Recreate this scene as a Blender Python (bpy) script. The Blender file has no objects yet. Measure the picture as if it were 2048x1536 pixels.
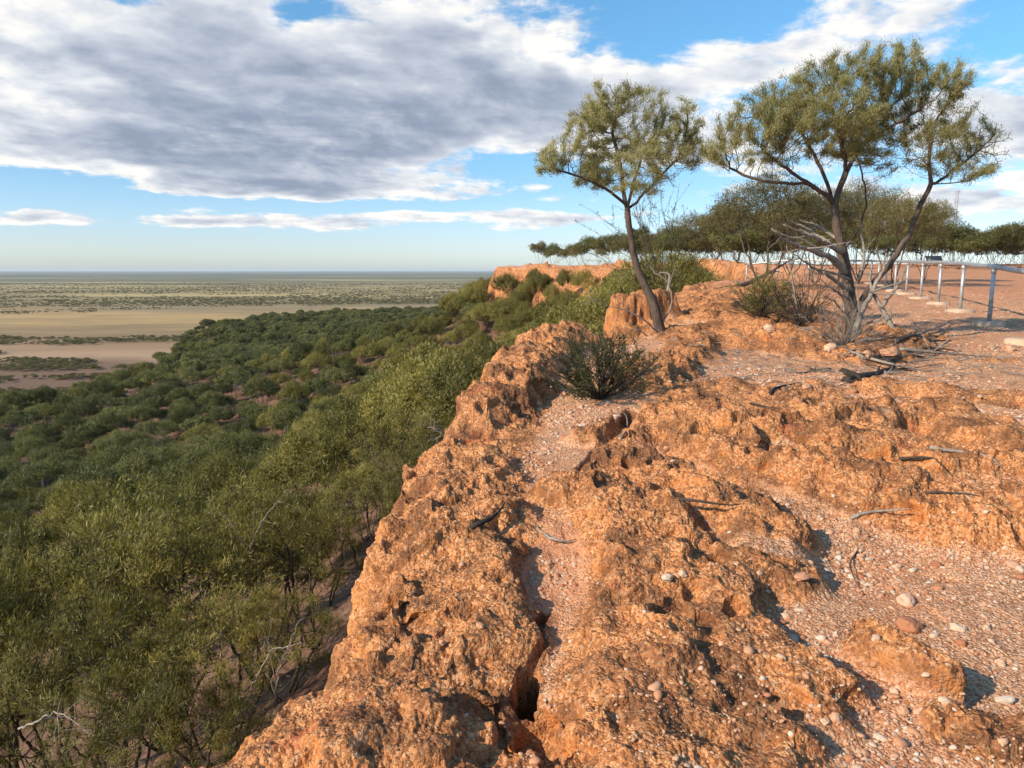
import bpy, math, random, time
import numpy as np
from mathutils import Vector, Euler

T0 = time.time()
random.seed(7)
RNG = np.random.default_rng(11)
F32 = np.float32
scene = bpy.context.scene
COL = scene.collection

# ------------------------------------------------------------------ camera model
FPX, PITCH = 1500.0, math.atan(228 / 1500.0)          # focal length for a 2048 px wide frame, tilt below the horizon
SP, CP = math.sin(PITCH), math.cos(PITCH)


def ray(px, py):
    cx, cy = (px - 1024) / FPX, -(py - 768) / FPX
    return cx, CP + cy * SP, -SP + cy * CP


def at(px, py, Y):
    cx, dy, dz = ray(px, py)
    t = Y / dy
    return np.array([cx * t, Y, dz * t])


def project(p):
    p = np.asarray(p, dtype=float)
    x, y, z = p[..., 0], p[..., 1], p[..., 2]
    d = y * CP - z * SP
    u = y * SP + z * CP
    d = np.where(d > 0.05, d, 0.05)
    return 1024 + FPX * x / d, 768 - FPX * u / d, d


cam = bpy.data.cameras.new('camera')
cam.sensor_width = 36.0
cam.lens = FPX / 2048 * 36.0
cam.clip_start, cam.clip_end = 0.05, 120000.0
cam_o = bpy.data.objects.new('camera', cam)
COL.objects.link(cam_o)
cam_o.rotation_euler = (math.pi / 2 - PITCH, 0, 0)
scene.camera = cam_o

scene.view_settings.view_transform = 'Standard'
scene.view_settings.look = 'None'
scene.view_settings.exposure = 0.62
scene.view_settings.gamma = 1.0
scene.cycles.use_denoising = True
scene.cycles.max_bounces = 5
scene.cycles.diffuse_bounces = 2
scene.cycles.use_adaptive_sampling = True
scene.cycles.adaptive_threshold = 0.025
scene.cycles.glossy_bounces = 2
scene.cycles.transmission_bounces = 4
scene.cycles.transparent_max_bounces = 8
scene.cycles.volume_bounces = 0

# ------------------------------------------------------------------ numpy noise
_tab3 = {}


def tab3(seed):
    if seed not in _tab3:
        _tab3[seed] = np.random.default_rng(100 + seed).uniform(-1, 1, (64, 64, 64)).astype(F32).ravel()
    return _tab3[seed]


def vn3(x, y, z, seed=0):
    T = tab3(seed)
    xi, yi, zi = np.floor(x).astype(np.int32), np.floor(y).astype(np.int32), np.floor(z).astype(np.int32)
    fx, fy, fz = (x - xi).astype(F32), (y - yi).astype(F32), (z - zi).astype(F32)
    fx = fx * fx * fx * (fx * (fx * 6 - 15) + 10)
    fy = fy * fy * fy * (fy * (fy * 6 - 15) + 10)
    fz = fz * fz * fz * (fz * (fz * 6 - 15) + 10)
    x0, x1 = (xi & 63) << 12, ((xi + 1) & 63) << 12
    y0, y1 = (yi & 63) << 6, ((yi + 1) & 63) << 6
    z0, z1 = zi & 63, (zi + 1) & 63
    a = T[x0 | y0 | z0]; a += fz * (T[x0 | y0 | z1] - a)
    b = T[x0 | y1 | z0]; b += fz * (T[x0 | y1 | z1] - b)
    c = T[x1 | y0 | z0]; c += fz * (T[x1 | y0 | z1] - c)
    d = T[x1 | y1 | z0]; d += fz * (T[x1 | y1 | z1] - d)
    a += fy * (b - a)
    c += fy * (d - c)
    return a + fx * (c - a)


def fbm3(x, y, z, s, octaves=4, gain=0.5, seed=0):
    x, y, z = (np.asarray(v, F32) * F32(s) for v in (x, y, z))
    out, amp, tot = 0, 1.0, 0
    for o in range(octaves):
        out = out + amp * vn3(x + 3.7 * o, y + 1.3 * o, z + 7.9 * o, seed + o % 3)
        tot += amp
        amp *= gain
        x, y, z = x * 2.03, y * 2.03, z * 2.03
    return out / tot


def fbm2(x, y, s, octaves=4, gain=0.5, seed=0):
    return fbm3(x, y, np.full_like(np.asarray(x, F32), 0.37 + seed), s, octaves, gain, seed)


def make_worley(n=20, res=5, seed=5):
    g = np.random.default_rng(seed).uniform(0.05, 0.95, (n, n, n, 3)).astype(F32)
    N = n * res
    ax = (np.arange(N, dtype=F32) + 0.5) / res
    X, Y, Z = np.meshgrid(ax, ax, ax, indexing='ij')
    ci = np.arange(N) // res
    best = np.full((N, N, N), 9, F32)
    for dx in (-1, 0, 1):
        for dy in (-1, 0, 1):
            for dz in (-1, 0, 1):
                gi = np.ix_((ci + dx) % n, (ci + dy) % n, (ci + dz) % n)
                p = g[gi]
                d = (ci[:, None, None] + dx + p[..., 0] - X) ** 2 + (ci[None, :, None] + dy + p[..., 1] - Y) ** 2 \
                    + (ci[None, None, :] + dz + p[..., 2] - Z) ** 2
                np.minimum(best, d, out=best)
    return np.sqrt(best), N, res


WT, WN, WR = make_worley()
WT = WT.ravel()


def worley(x, y, z, s):
    """distance to the nearest feature point, 0 .. about 0.9"""
    out = None
    x, y, z = (np.asarray(v, F32) * F32(s * WR) - F32(0.5) for v in (x, y, z))
    xi, yi, zi = (np.floor(v).astype(np.int32) for v in (x, y, z))
    fx, fy, fz = (x - xi).astype(F32), (y - yi).astype(F32), (z - zi).astype(F32)
    x0, x1 = (xi % WN) * (WN * WN), ((xi + 1) % WN) * (WN * WN)
    y0, y1 = (yi % WN) * WN, ((yi + 1) % WN) * WN
    z0, z1 = zi % WN, (zi + 1) % WN
    a = WT[x0 + y0 + z0]; a += fz * (WT[x0 + y0 + z1] - a)
    b = WT[x0 + y1 + z0]; b += fz * (WT[x0 + y1 + z1] - b)
    c = WT[x1 + y0 + z0]; c += fz * (WT[x1 + y0 + z1] - c)
    d = WT[x1 + y1 + z0]; d += fz * (WT[x1 + y1 + z1] - d)
    a += fy * (b - a)
    c += fy * (d - c)
    return a + fx * (c - a)


def sstep(a, b, x):
    t = np.clip((x - a) / (b - a), 0, 1)
    return t * t * (3 - 2 * t)


# ------------------------------------------------------------------ object helpers
def tag(o, label=None, cat=None, group=None, kind=None):
    if label: o['label'] = label
    if cat: o['category'] = cat
    if group: o['group'] = group
    if kind: o['kind'] = kind
    return o


def link(name, me, parent=None):
    o = bpy.data.objects.new(name, me)
    COL.objects.link(o)
    if parent: o.parent = parent
    return o


def empty(name, loc=(0, 0, 0), rz=0.0):
    o = bpy.data.objects.new(name, None)
    o.empty_display_size = 0.2
    COL.objects.link(o)
    o.location = loc
    o.rotation_euler = (0, 0, rz)
    return o


def mesh_np(name, verts, faces, mat=None, smooth=False):
    """verts (n,3); faces: (m,k) int array or a list of such arrays"""
    me = bpy.data.meshes.new(name)
    verts = np.asarray(verts, F32)
    fl = faces if isinstance(faces, list) else [faces]
    fl = [np.asarray(f, np.int32) for f in fl if len(f)]
    me.vertices.add(len(verts))
    me.vertices.foreach_set('co', verts.ravel())
    nl = sum(f.size for f in fl)
    nf = sum(len(f) for f in fl)
    me.loops.add(nl)
    me.polygons.add(nf)
    me.loops.foreach_set('vertex_index', np.concatenate([f.ravel() for f in fl]))
    tot = np.concatenate([np.full(len(f), f.shape[1], np.int32) for f in fl])
    start = np.concatenate([[0], np.cumsum(tot)[:-1]]).astype(np.int32)
    me.polygons.foreach_set('loop_start', start)
    me.polygons.foreach_set('loop_total', tot)
    if smooth:
        me.polygons.foreach_set('use_smooth', np.ones(nf, bool))
    me.update(calc_edges=True)
    if mat: me.materials.append(mat)
    return me


def fattr(me, name, vals):
    a = me.attributes.new(name, 'FLOAT', 'POINT')
    a.data.foreach_set('value', np.asarray(vals, F32))


class MB:
    """collects tubes and boxes into one mesh"""
    def __init__(self):
        self.v, self.q, self.t, self.n = [], [], [], 0

    def add(self, v, q=None, t=None):
        v = np.asarray(v, F32)
        if q is not None and len(q): self.q.append(np.asarray(q, np.int32) + self.n)
        if t is not None and len(t): self.t.append(np.asarray(t, np.int32) + self.n)
        self.v.append(v)
        self.n += len(v)

    def tube(self, pts, rad, k=8, cap=True):
        pts = np.asarray(pts, float)
        m = len(pts)
        rad = np.broadcast_to(np.asarray(rad, float), (m,))
        tan = np.gradient(pts, axis=0)
        tan /= np.linalg.norm(tan, axis=1)[:, None] + 1e-9
        ref = np.array([0.31, 0.27, 0.91]) if abs(tan[0][2]) < 0.8 else np.array([0.91, 0.31, 0.27])
        u = np.cross(tan, ref); u /= np.linalg.norm(u, axis=1)[:, None] + 1e-9
        w = np.cross(tan, u)
        a = np.arange(k) / k * 2 * math.pi
        ring = np.cos(a)[None, :, None] * u[:, None] + np.sin(a)[None, :, None] * w[:, None]
        V = (pts[:, None] + ring * rad[:, None, None]).reshape(-1, 3)
        i = np.arange(m - 1)[:, None] * k
        j = np.arange(k)[None]
        j2 = (j + 1) % k
        Q = np.stack([i + j, i + j2, i + k + j2, i + k + j], -1).reshape(-1, 4)
        T = []
        if cap:
            V = np.vstack([V, pts[0], pts[-1]])
            c0, c1 = m * k, m * k + 1
            for jj in range(k):
                T.append((c0, (jj + 1) % k, jj))
                T.append((c1, (m - 1) * k + jj, (m - 1) * k + (jj + 1) % k))
        self.add(V, Q, T)

    def box(self, c, s, rz=0.0, rx=0.0):
        c = np.asarray(c, float)
        h = np.asarray(s, float) / 2
        V = np.array([(x, y, z) for x in (-1, 1) for y in (-1, 1) for z in (-1, 1)], float) * h
        ca, sa = math.cos(rx), math.sin(rx)
        V = np.stack([V[:, 0], V[:, 1] * ca - V[:, 2] * sa, V[:, 1] * sa + V[:, 2] * ca], -1)
        ca, sa = math.cos(rz), math.sin(rz)
        V = np.stack([V[:, 0] * ca - V[:, 1] * sa, V[:, 0] * sa + V[:, 1] * ca, V[:, 2]], -1) + c
        Q = [(0, 1, 3, 2), (4, 6, 7, 5), (0, 4, 5, 1), (2, 3, 7, 6), (0, 2, 6, 4), (1, 5, 7, 3)]
        self.add(V, Q)

    def mesh(self, name, mat, smooth=False):
        fl = []
        if self.q: fl.append(np.concatenate(self.q))
        if self.t: fl.append(np.concatenate(self.t))
        return mesh_np(name, np.concatenate(self.v), fl, mat, smooth)

    def build(self, name, mat, parent=None, smooth=False):
        return link(name, self.mesh(name, mat, smooth), parent)


# ------------------------------------------------------------------ node helpers
class NT:
    def __init__(self, tree):
        self.t = tree
        self.n = tree.nodes
        self.l = tree.links
        self.n.clear()

    def _in(self, sock, v):
        if v is None: return
        if isinstance(v, bpy.types.NodeSocket):
            self.l.new(v, sock)
        else:
            if isinstance(v, (tuple, list)) and hasattr(sock, 'default_value') and not isinstance(sock.default_value, float):
                k = len(sock.default_value)
                v = tuple(v) + (1.0,) * (k - len(v)) if k > len(v) else tuple(v)[:k]
            sock.default_value = v

    def node(self, typ, **kw):
        nd = self.n.new(typ)
        for k, v in kw.items(): setattr(nd, k, v)
        return nd

    def m(self, op, a, b=None, c=None, clamp=False):
        nd = self.node('ShaderNodeMath', operation=op, use_clamp=clamp)
        self._in(nd.inputs[0], a); self._in(nd.inputs[1], b); self._in(nd.inputs[2], c)
        return nd.outputs[0]

    def vm(self, op, a, b=None):
        nd = self.node('ShaderNodeVectorMath', operation=op)
        self._in(nd.inputs[0], a)
        if b is not None: self._in(nd.inputs[1], b)
        return nd.outputs[0]

    def comb(self, x, y, z):
        nd = self.node('ShaderNodeCombineXYZ')
        for i, v in enumerate((x, y, z)): self._in(nd.inputs[i], v)
        return nd.outputs[0]

    def sep(self, v):
        nd = self.node('ShaderNodeSeparateXYZ')
        self._in(nd.inputs[0], v)
        return nd.outputs

    def noise(self, v, scale, detail=4.0, rough=0.5, dist=0.0, lac=2.0, out=0):
        nd = self.node('ShaderNodeTexNoise')
        self._in(nd.inputs['Vector'], v)
        nd.inputs['Scale'].default_value = scale
        nd.inputs['Detail'].default_value = detail
        nd.inputs['Roughness'].default_value = rough
        nd.inputs['Lacunarity'].default_value = lac
        nd.inputs['Distortion'].default_value = dist
        return nd.outputs[out]

    def voro(self, v, scale, feature='F1', rand=1.0):
        nd = self.node('ShaderNodeTexVoronoi', feature=feature)
        self._in(nd.inputs['Vector'], v)
        nd.inputs['Scale'].default_value = scale
        nd.inputs['Randomness'].default_value = rand
        return nd.outputs

    def mr(self, v, a, b, c=0.0, d=1.0, smooth=True):
        nd = self.node('ShaderNodeMapRange', interpolation_type='SMOOTHSTEP' if smooth else 'LINEAR')
        self._in(nd.inputs[0], v)
        for i, k in enumerate((a, b, c, d)): self._in(nd.inputs[1 + i], k)
        return nd.outputs[0]

    def mix(self, f, a, b, blend='MIX'):
        nd = self.node('ShaderNodeMix', data_type='RGBA', blend_type=blend)
        self._in(nd.inputs[0], f); self._in(nd.inputs[6], a); self._in(nd.inputs[7], b)
        return nd.outputs[2]

    def ramp(self, f, stops, interp='LINEAR'):
        nd = self.node('ShaderNodeValToRGB')
        cr = nd.color_ramp
        cr.interpolation = interp
        while len(cr.elements) < len(stops): cr.elements.new(0.5)
        for e, (p, c) in zip(cr.elements, stops):
            e.position = p
            e.color = tuple(c) + (1.0,)
        self._in(nd.inputs[0], f)
        return nd.outputs[0]

    def attr(self, name):
        nd = self.node('ShaderNodeAttribute', attribute_name=name)
        return nd.outputs['Fac']

    def bump(self, h, strength=0.5, dist=0.01, normal=None):
        nd = self.node('ShaderNodeBump')
        nd.inputs['Strength'].default_value = strength
        nd.inputs['Distance'].default_value = dist
        self._in(nd.inputs['Height'], h)
        if normal is not None: self._in(nd.inputs['Normal'], normal)
        return nd.outputs[0]


def material(name):
    m = bpy.data.materials.new(name)
    m.use_nodes = True
    nt = NT(m.node_tree)
    out = nt.node('ShaderNodeOutputMaterial')
    return m, nt, out


def principled(nt, out, color, rough=0.8, metal=0.0, normal=None, spec=0.3):
    b = nt.node('ShaderNodeBsdfPrincipled')
    nt._in(b.inputs['Base Color'], color)
    nt._in(b.inputs['Roughness'], rough)
    b.inputs['Metallic'].default_value = metal
    b.inputs['Specular IOR Level'].default_value = spec
    if normal is not None: nt._in(b.inputs['Normal'], normal)
    nt.l.new(b.outputs[0], out.inputs['Surface'])
    return b


# ------------------------------------------------------------------ sun and sky
SUN_EL = math.radians(30)
SUN_DIR = Vector((-0.87, -0.50, 0)).normalized() * math.cos(SUN_EL) + Vector((0, 0, math.sin(SUN_EL)))
sun = bpy.data.lights.new('sun', 'SUN')
sun.energy = 4.3
sun.angle = math.radians(0.5)
sun.color = (1.0, 0.82, 0.61)
sun_o = bpy.data.objects.new('sun', sun)
COL.objects.link(sun_o)
sun_o.rotation_euler = SUN_DIR.to_track_quat('Z', 'Y').to_euler()
sun_o.location = SUN_DIR * 50

world = bpy.data.worlds.new('World')
scene.world = world
world.use_nodes = True
wn = NT(world.node_tree)
wo = wn.node('ShaderNodeOutputWorld')
bg = wn.node('ShaderNodeBackground')
wn.l.new(bg.outputs[0], wo.inputs['Surface'])
sky = wn.node('ShaderNodeTexSky', sky_type='NISHITA')
sky.sun_disc = False
sky.sun_elevation = SUN_EL
sky.sun_rotation = math.atan2(SUN_DIR.x, SUN_DIR.y)
sky.altitude = 300
sky.air_density = 1.0
sky.dust_density = 0.9
sky.ozone_density = 1.6
tc = wn.node('ShaderNodeTexCoord')
D = wn.vm('NORMALIZE', tc.outputs['Generated'])
dx, dy, dz = wn.sep(D)
zc = wn.m('ADD', wn.m('MAXIMUM', dz, 0.0), 0.19)
U = wn.m('DIVIDE', dx, zc)
V = wn.m('DIVIDE', dy, zc)
pc = wn.comb(U, V, 0.0)
warp = wn.noise(pc, 1.3, 4.0, 0.55, out=1)
wv = wn.vm('SUBTRACT', warp, (0.5, 0.5, 0.5))
wvx, wvy, wvz = wn.sep(wv)
AZ = wn.m('ADD', wn.m('ARCTAN2', dx, dy), wn.m('MULTIPLY', wvx, 0.30))
EL = wn.m('ADD', wn.m('ARCSINE', dz), wn.m('MULTIPLY', wvy, 0.035))


def azel(px, py):
    x, y, z = ray(px, py)
    return math.atan2(x, y), math.atan2(z, math.hypot(x, y))


def blobs(lst):
    tot = None
    for (px, py, rx, ry, w) in lst:
        a0, e0 = azel(px, py)
        ra, re = rx / 1500.0, ry / 1500.0
        qa = wn.m('MULTIPLY', wn.m('SUBTRACT', AZ, a0), 1 / ra)
        qe = wn.m('MULTIPLY', wn.m('SUBTRACT', EL, e0), 1 / re)
        r2 = wn.m('ADD', wn.m('MULTIPLY', qa, qa), wn.m('MULTIPLY', qe, qe))
        g = wn.m('MULTIPLY', wn.m('POWER', 2.71828, wn.m('MULTIPLY', r2, -1.0)), w)
        tot = g if tot is None else wn.m('ADD', tot, g)
    return tot


cover = blobs([
    (350, 130, 620, 190, 0.29), (780, 190, 430, 130, 0.22), (330, 285, 520, 60, 0.29), (800, 330, 330, 40, 0.08),
    (540, 368, 290, 24, 0.32), (600, 409, 700, 10, -0.30), (1200, 150, 260, 110, 0.21), (1330, 250, 260, 80, 0.12), (450, 438, 260, 14, 0.23), (790, 438, 180, 14, 0.25),
    (30, 428, 75, 16, 0.30), (1120, 432, 140, 16, 0.27), (1850, 20, 330, 60, 0.20), (1600, 90, 160, 60, 0.14), (1480, 150, 140, 40, .08),
    (2020, 240, 150, 110, 0.27), (1900, 400, 250, 40, 0.18), (1450, 330, 200, 60, 0.14),
    (1390, 40, 260, 60, -0.22), (1650, 140, 300, 60, -0.10), (620, 30, 60, 25, -0.26), (320, 5, 60, 20, -0.26), (1560, 190, 160, 40, -0.06),
    (100, 375, 200, 32, -0.38), (420, 338, 160, 10, -0.16), (1080, 350, 260, 28, -0.28), (500, 510, 1600, 36, -0.45)])
shadeb = blobs([(750, 200, 520, 110, 0.5), (420, 280, 420, 55, 0.35), (60, 250, 180, 60, -0.45), (150, 60, 250, 60, -0.1),
                (560, 380, 300, 24, 0.05), (230, 225, 120, 20, -0.4), (300, 395, 130, 30, -0.35), (1280, 60, 200, 60, -0.35),
                (2020, 300, 150, 60, 0.3), (1750, 60, 250, 60, -0.05)])
pw = wn.vm('ADD', pc, wn.vm('MULTIPLY', wv, (0.22, 0.22, 0.0)))


def puffs(v, sc):
    nd = wn.node('ShaderNodeTexVoronoi', feature='F1')
    wn._in(nd.inputs['Vector'], v)
    nd.inputs['Scale'].default_value = sc
    return wn.m('SUBTRACT', 1.0, nd.outputs['Distance'])

n1 = wn.noise(pw, 1.9, 7.0, 0.58)
n2 = wn.m('ADD', wn.m('MULTIPLY', wn.noise(pw, 6.0, 5.0, 0.58), .6), wn.m('MULTIPLY', puffs(pw, 5.5), .30))
pwb = wn.vm('ADD', pw, (-0.035, 0.02, 0.0))
n2b = wn.m('ADD', wn.m('MULTIPLY', wn.noise(pwb, 6.0, 3.0, 0.55), .6), wn.m('MULTIPLY', puffs(pwb, 5.5), .30))
n1b = wn.noise(wn.vm('ADD', pw, (-0.09, 0.05, 0.0)), 1.9, 3.0, 0.55)
n3 = wn.noise(pw, 16.0, 4.0, 0.6)
f0 = wn.m('ADD', wn.m('ADD', wn.m('MULTIPLY', n1, 0.70), wn.m('MULTIPLY', n2, 0.58)), wn.m('MULTIPLY', wn.m('SUBTRACT', n3, 0.5), 0.22))
field = wn.m('ADD', f0, cover)
dens = wn.mr(field, 0.67, 0.83)
horizon_fade = wn.mr(EL, 0.015, 0.06)
dens = wn.m('MULTIPLY', dens, horizon_fade)
thick = wn.mr(wn.m('ADD', field, wn.m('MULTIPLY', shadeb, 0.42)), 0.75, 1.30)
n3b = wn.noise(wn.vm('ADD', pw, (-0.014, 0.009, 0.0)), 16.0, 3.0, 0.55)
relief = wn.m('ADD', wn.m('ADD', wn.m('MULTIPLY', wn.m('SUBTRACT', n1, n1b), 2.1), wn.m('MULTIPLY', wn.m('SUBTRACT', n2, n2b), 1.15)), wn.m('MULTIPLY', wn.m('SUBTRACT', n3, n3b), .45))
litf = wn.m('SUBTRACT', wn.m('ADD', .92, relief), wn.m('MULTIPLY', thick, .74), clamp=True)
ccol = wn.ramp(litf, [(0.0, (0.31, 0.36, 0.47)), (0.22, (0.40, 0.45, 0.56)), (0.5, (0.57, 0.61, 0.70)), (0.78, (0.82, 0.84, 0.88)), (1.0, (1.08, 1.04, .98))])
CLOUD_K = 4.4
ccol = wn.mix(1.0, ccol, (CLOUD_K, CLOUD_K, CLOUD_K), 'MULTIPLY')
skyc = wn.mix(1.0, sky.outputs[0], wn.ramp(wn.m('MULTIPLY', dz, 2.0), [(0.0, (.74, .85, 1.06)), (.08, (.62, .71, .92)), (.22, (.47, .64, .80)), (.40, (.42, .70, .80)), (.8, (.50, .80, .92))]), 'MULTIPLY')
final = wn.mix(wn.m('MULTIPLY', dens, 0.96), skyc, ccol)
wn._in(bg.inputs['Color'], final)
bg.inputs['Strength'].default_value = 0.15

world.cycles.sampling_method = 'MANUAL'
world.cycles.sample_map_resolution = 512

# ------------------------------------------------------------------ terrain functions
EDGE = np.array([(-4, -30), (-2.2, -6), (-1.6, -2), (-1.3, 0.5), (-1.0, 1.5), (-.87, 2.1), (-.68, 2.65), (-.60, 3.1), (-.62, 4.2), (-.68, 5.2),
                 (-.50, 6.4), (-.33, 7.6), (-.15, 8.8), (.08, 9.9), (.40, 10.8), (1.0, 11.3), (1.5, 12.2), (1.72, 13.2), (1.95, 14.6),
                 (2.6, 16.5), (3.8, 19), (5.4, 24), (6.9, 30), (9.8, 38), (14, 48), (19, 60), (23, 78), (23.5, 98), (20.5, 113),
                 (16, 124), (12, 137), (7.5, 147), (3, 156), (-2, 162), (-3.9, 167), (-3, 176), (3, 190), (16, 230), (60, 310),
                 (160, 420), (420, 600)], float)
PLATEAU_POLY = np.vstack([EDGE, [(900, 600), (900, -300), (-4, -300)]])
BENCH = np.array([(-900, -100), (-420, 50), (-170, 112), (-101, 148), (-99, 196), (-116, 280), (-156, 385), (-148, 480), (-95, 530),
                  (-30, 515), (40, 530), (140, 560), (900, 900)], float)
BENCH_POLY = np.vstack([BENCH, [(900, -900), (-900, -900)]])


def seg_dist(x, y, pts):
    best = np.full(x.shape, 1e9, F32)
    for (ax, ay), (bx, by) in zip(pts[:-1], pts[1:]):
        vx, vy = bx - ax, by - ay
        L = vx * vx + vy * vy
        t = np.clip(((x - ax) * vx + (y - ay) * vy) / L, 0, 1)
        d = (x - ax - t * vx) ** 2 + (y - ay - t * vy) ** 2
        np.minimum(best, d.astype(F32), out=best)
    return np.sqrt(best)


def inside(x, y, poly):
    c = np.zeros(x.shape, bool)
    n = len(poly)
    for i in range(n):
        (x1, y1), (x2, y2) = poly[i], poly[(i + 1) % n]
        if y1 == y2: continue
        k = ((y1 > y) != (y2 > y)) & (x < (x2 - x1) * (y - y1) / (y2 - y1) + x1)
        c ^= k
    return c


def zn(Y):
    """the plateau's mean level by distance"""
    return np.interp(Y, [-30, 0, 3, 5, 8, 10.5, 13, 18, 25, 33, 50, 80, 120, 200, 600],
                     [-1.55, -1.5, -1.45, -1.38, -1.2, -1.04, -.93, -.82, -.73, -.57, -.1, .5, .85, 1.0, 1.0]).astype(F32)


def W(px, py, dzv=0.0):
    """the plan point of the plateau seen at a pixel"""
    cx, dy, dz = ray(px, py)
    Y = 5.0
    for _ in range(60):
        z = float(zn(Y)) + dzv
        t = z / dz if dz < -1e-4 else 200
        Y = 0.5 * Y + 0.5 * min(dy * t, 200)
    return cx * Y / dy, Y


def WL(lst):
    return np.array([W(*p) for p in lst])


# outcrops and gullies of the rock platform: (points in plan, half width, height, rock 1 / gravel 0)
STROKES = [
    (WL([(1230, 1560), (1270, 1400), (1300, 1250), (1290, 1110), (1260, 1050)]), .26, .11, 1),
    (WL([(1400, 1560), (1440, 1400), (1450, 1270), (1400, 1170)]), .22, .08, 1),
    (WL([(1150, 1000), (1250, 955), (1350, 1000), (1440, 1050), (1530, 1090), (1550, 1160)]), .22, .13, 1),
    (WL([(1230, 880), (1290, 855), (1400, 870), (1520, 890), (1640, 925)]), .28, .15, 1),
    (WL([(1640, 865), (1760, 850), (1880, 850), (1960, 890), (2060, 940)]), .32, .19, 1),
    (WL([(1430, 930), (1560, 975), (1700, 1020), (1850, 1065), (2080, 1095)]), .24, .18, 1),
    (WL([(1380, 915), (1480, 930)]), .2, .16, 1),
    (WL([(1760, 950), (1900, 965), (2060, 975)]), .16, .12, 1),
    (WL([(1750, 1310), (1810, 1350), (1870, 1405)]), .07, .12, 1),
    (WL([(1550, 1300), (1600, 1360), (1640, 1400)]), .12, .09, 1),
    (WL([(1480, 1480), (1520, 1560)]), .2, .08, 1),
    (WL([(1930, 1490), (2040, 1470)]), .1, .05, 1),
    (WL([(1490, 690), (1600, 705), (1700, 720), (1790, 700)]), .40, .16, 1),
    (WL([(1290, 770), (1360, 725), (1390, 695)]), .35, .16, 1),
    (WL([(1340, 585), (1420, 600), (1500, 640), (1570, 655)]), 1.1, .20, 1),
    (WL([(1780, 790), (1900, 800), (2040, 810)]), .3, .08, 1),
    (np.array([(-.35, 6.7), (-.10, 7.6), (.1, 8.7), (.45, 9.9), (.9, 10.4)]), .40, .24, 1),
    (np.array([(2.05, 13.9), (2.40, 13.95), (2.8, 14.3)]), .36, .52, 1),
    (np.array([(-.30, 2.3), (-.22, 3.2), (-.25, 4.2), (-.3, 5.2)]), .32, .10, 1),
    # gullies
    (np.array([(1.5, 12.3), (2.0, 12.6), (2.5, 12.6)]), .45, -.26, 0),
    (WL([(1262, 820), (1222, 895), (1180, 940), (1150, 985)]), .08, -.12, 1),
    (WL([(1110, 1080), (1100, 1115), (1104, 1150), (1095, 1175)]), .085, -.035, 0),
    (WL([(1062, 1310), (1052, 1340), (1057, 1380)]), .030, -.40, 1),
    (WL([(1102, 1196), (1078, 1236), (1082, 1270), (1066, 1296)]), .014, -.05, 1),
    (WL([(1052, 1395), (1075, 1440), (1090, 1490)]), .04, -.07, 1),
    (WL([(1500, 1130), (1640, 1140), (1800, 1130)]), .2, -.04, 0),
    (WL([(1580, 930), (1700, 980), (1800, 1000)]), .15, -.08, 0),
]


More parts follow.
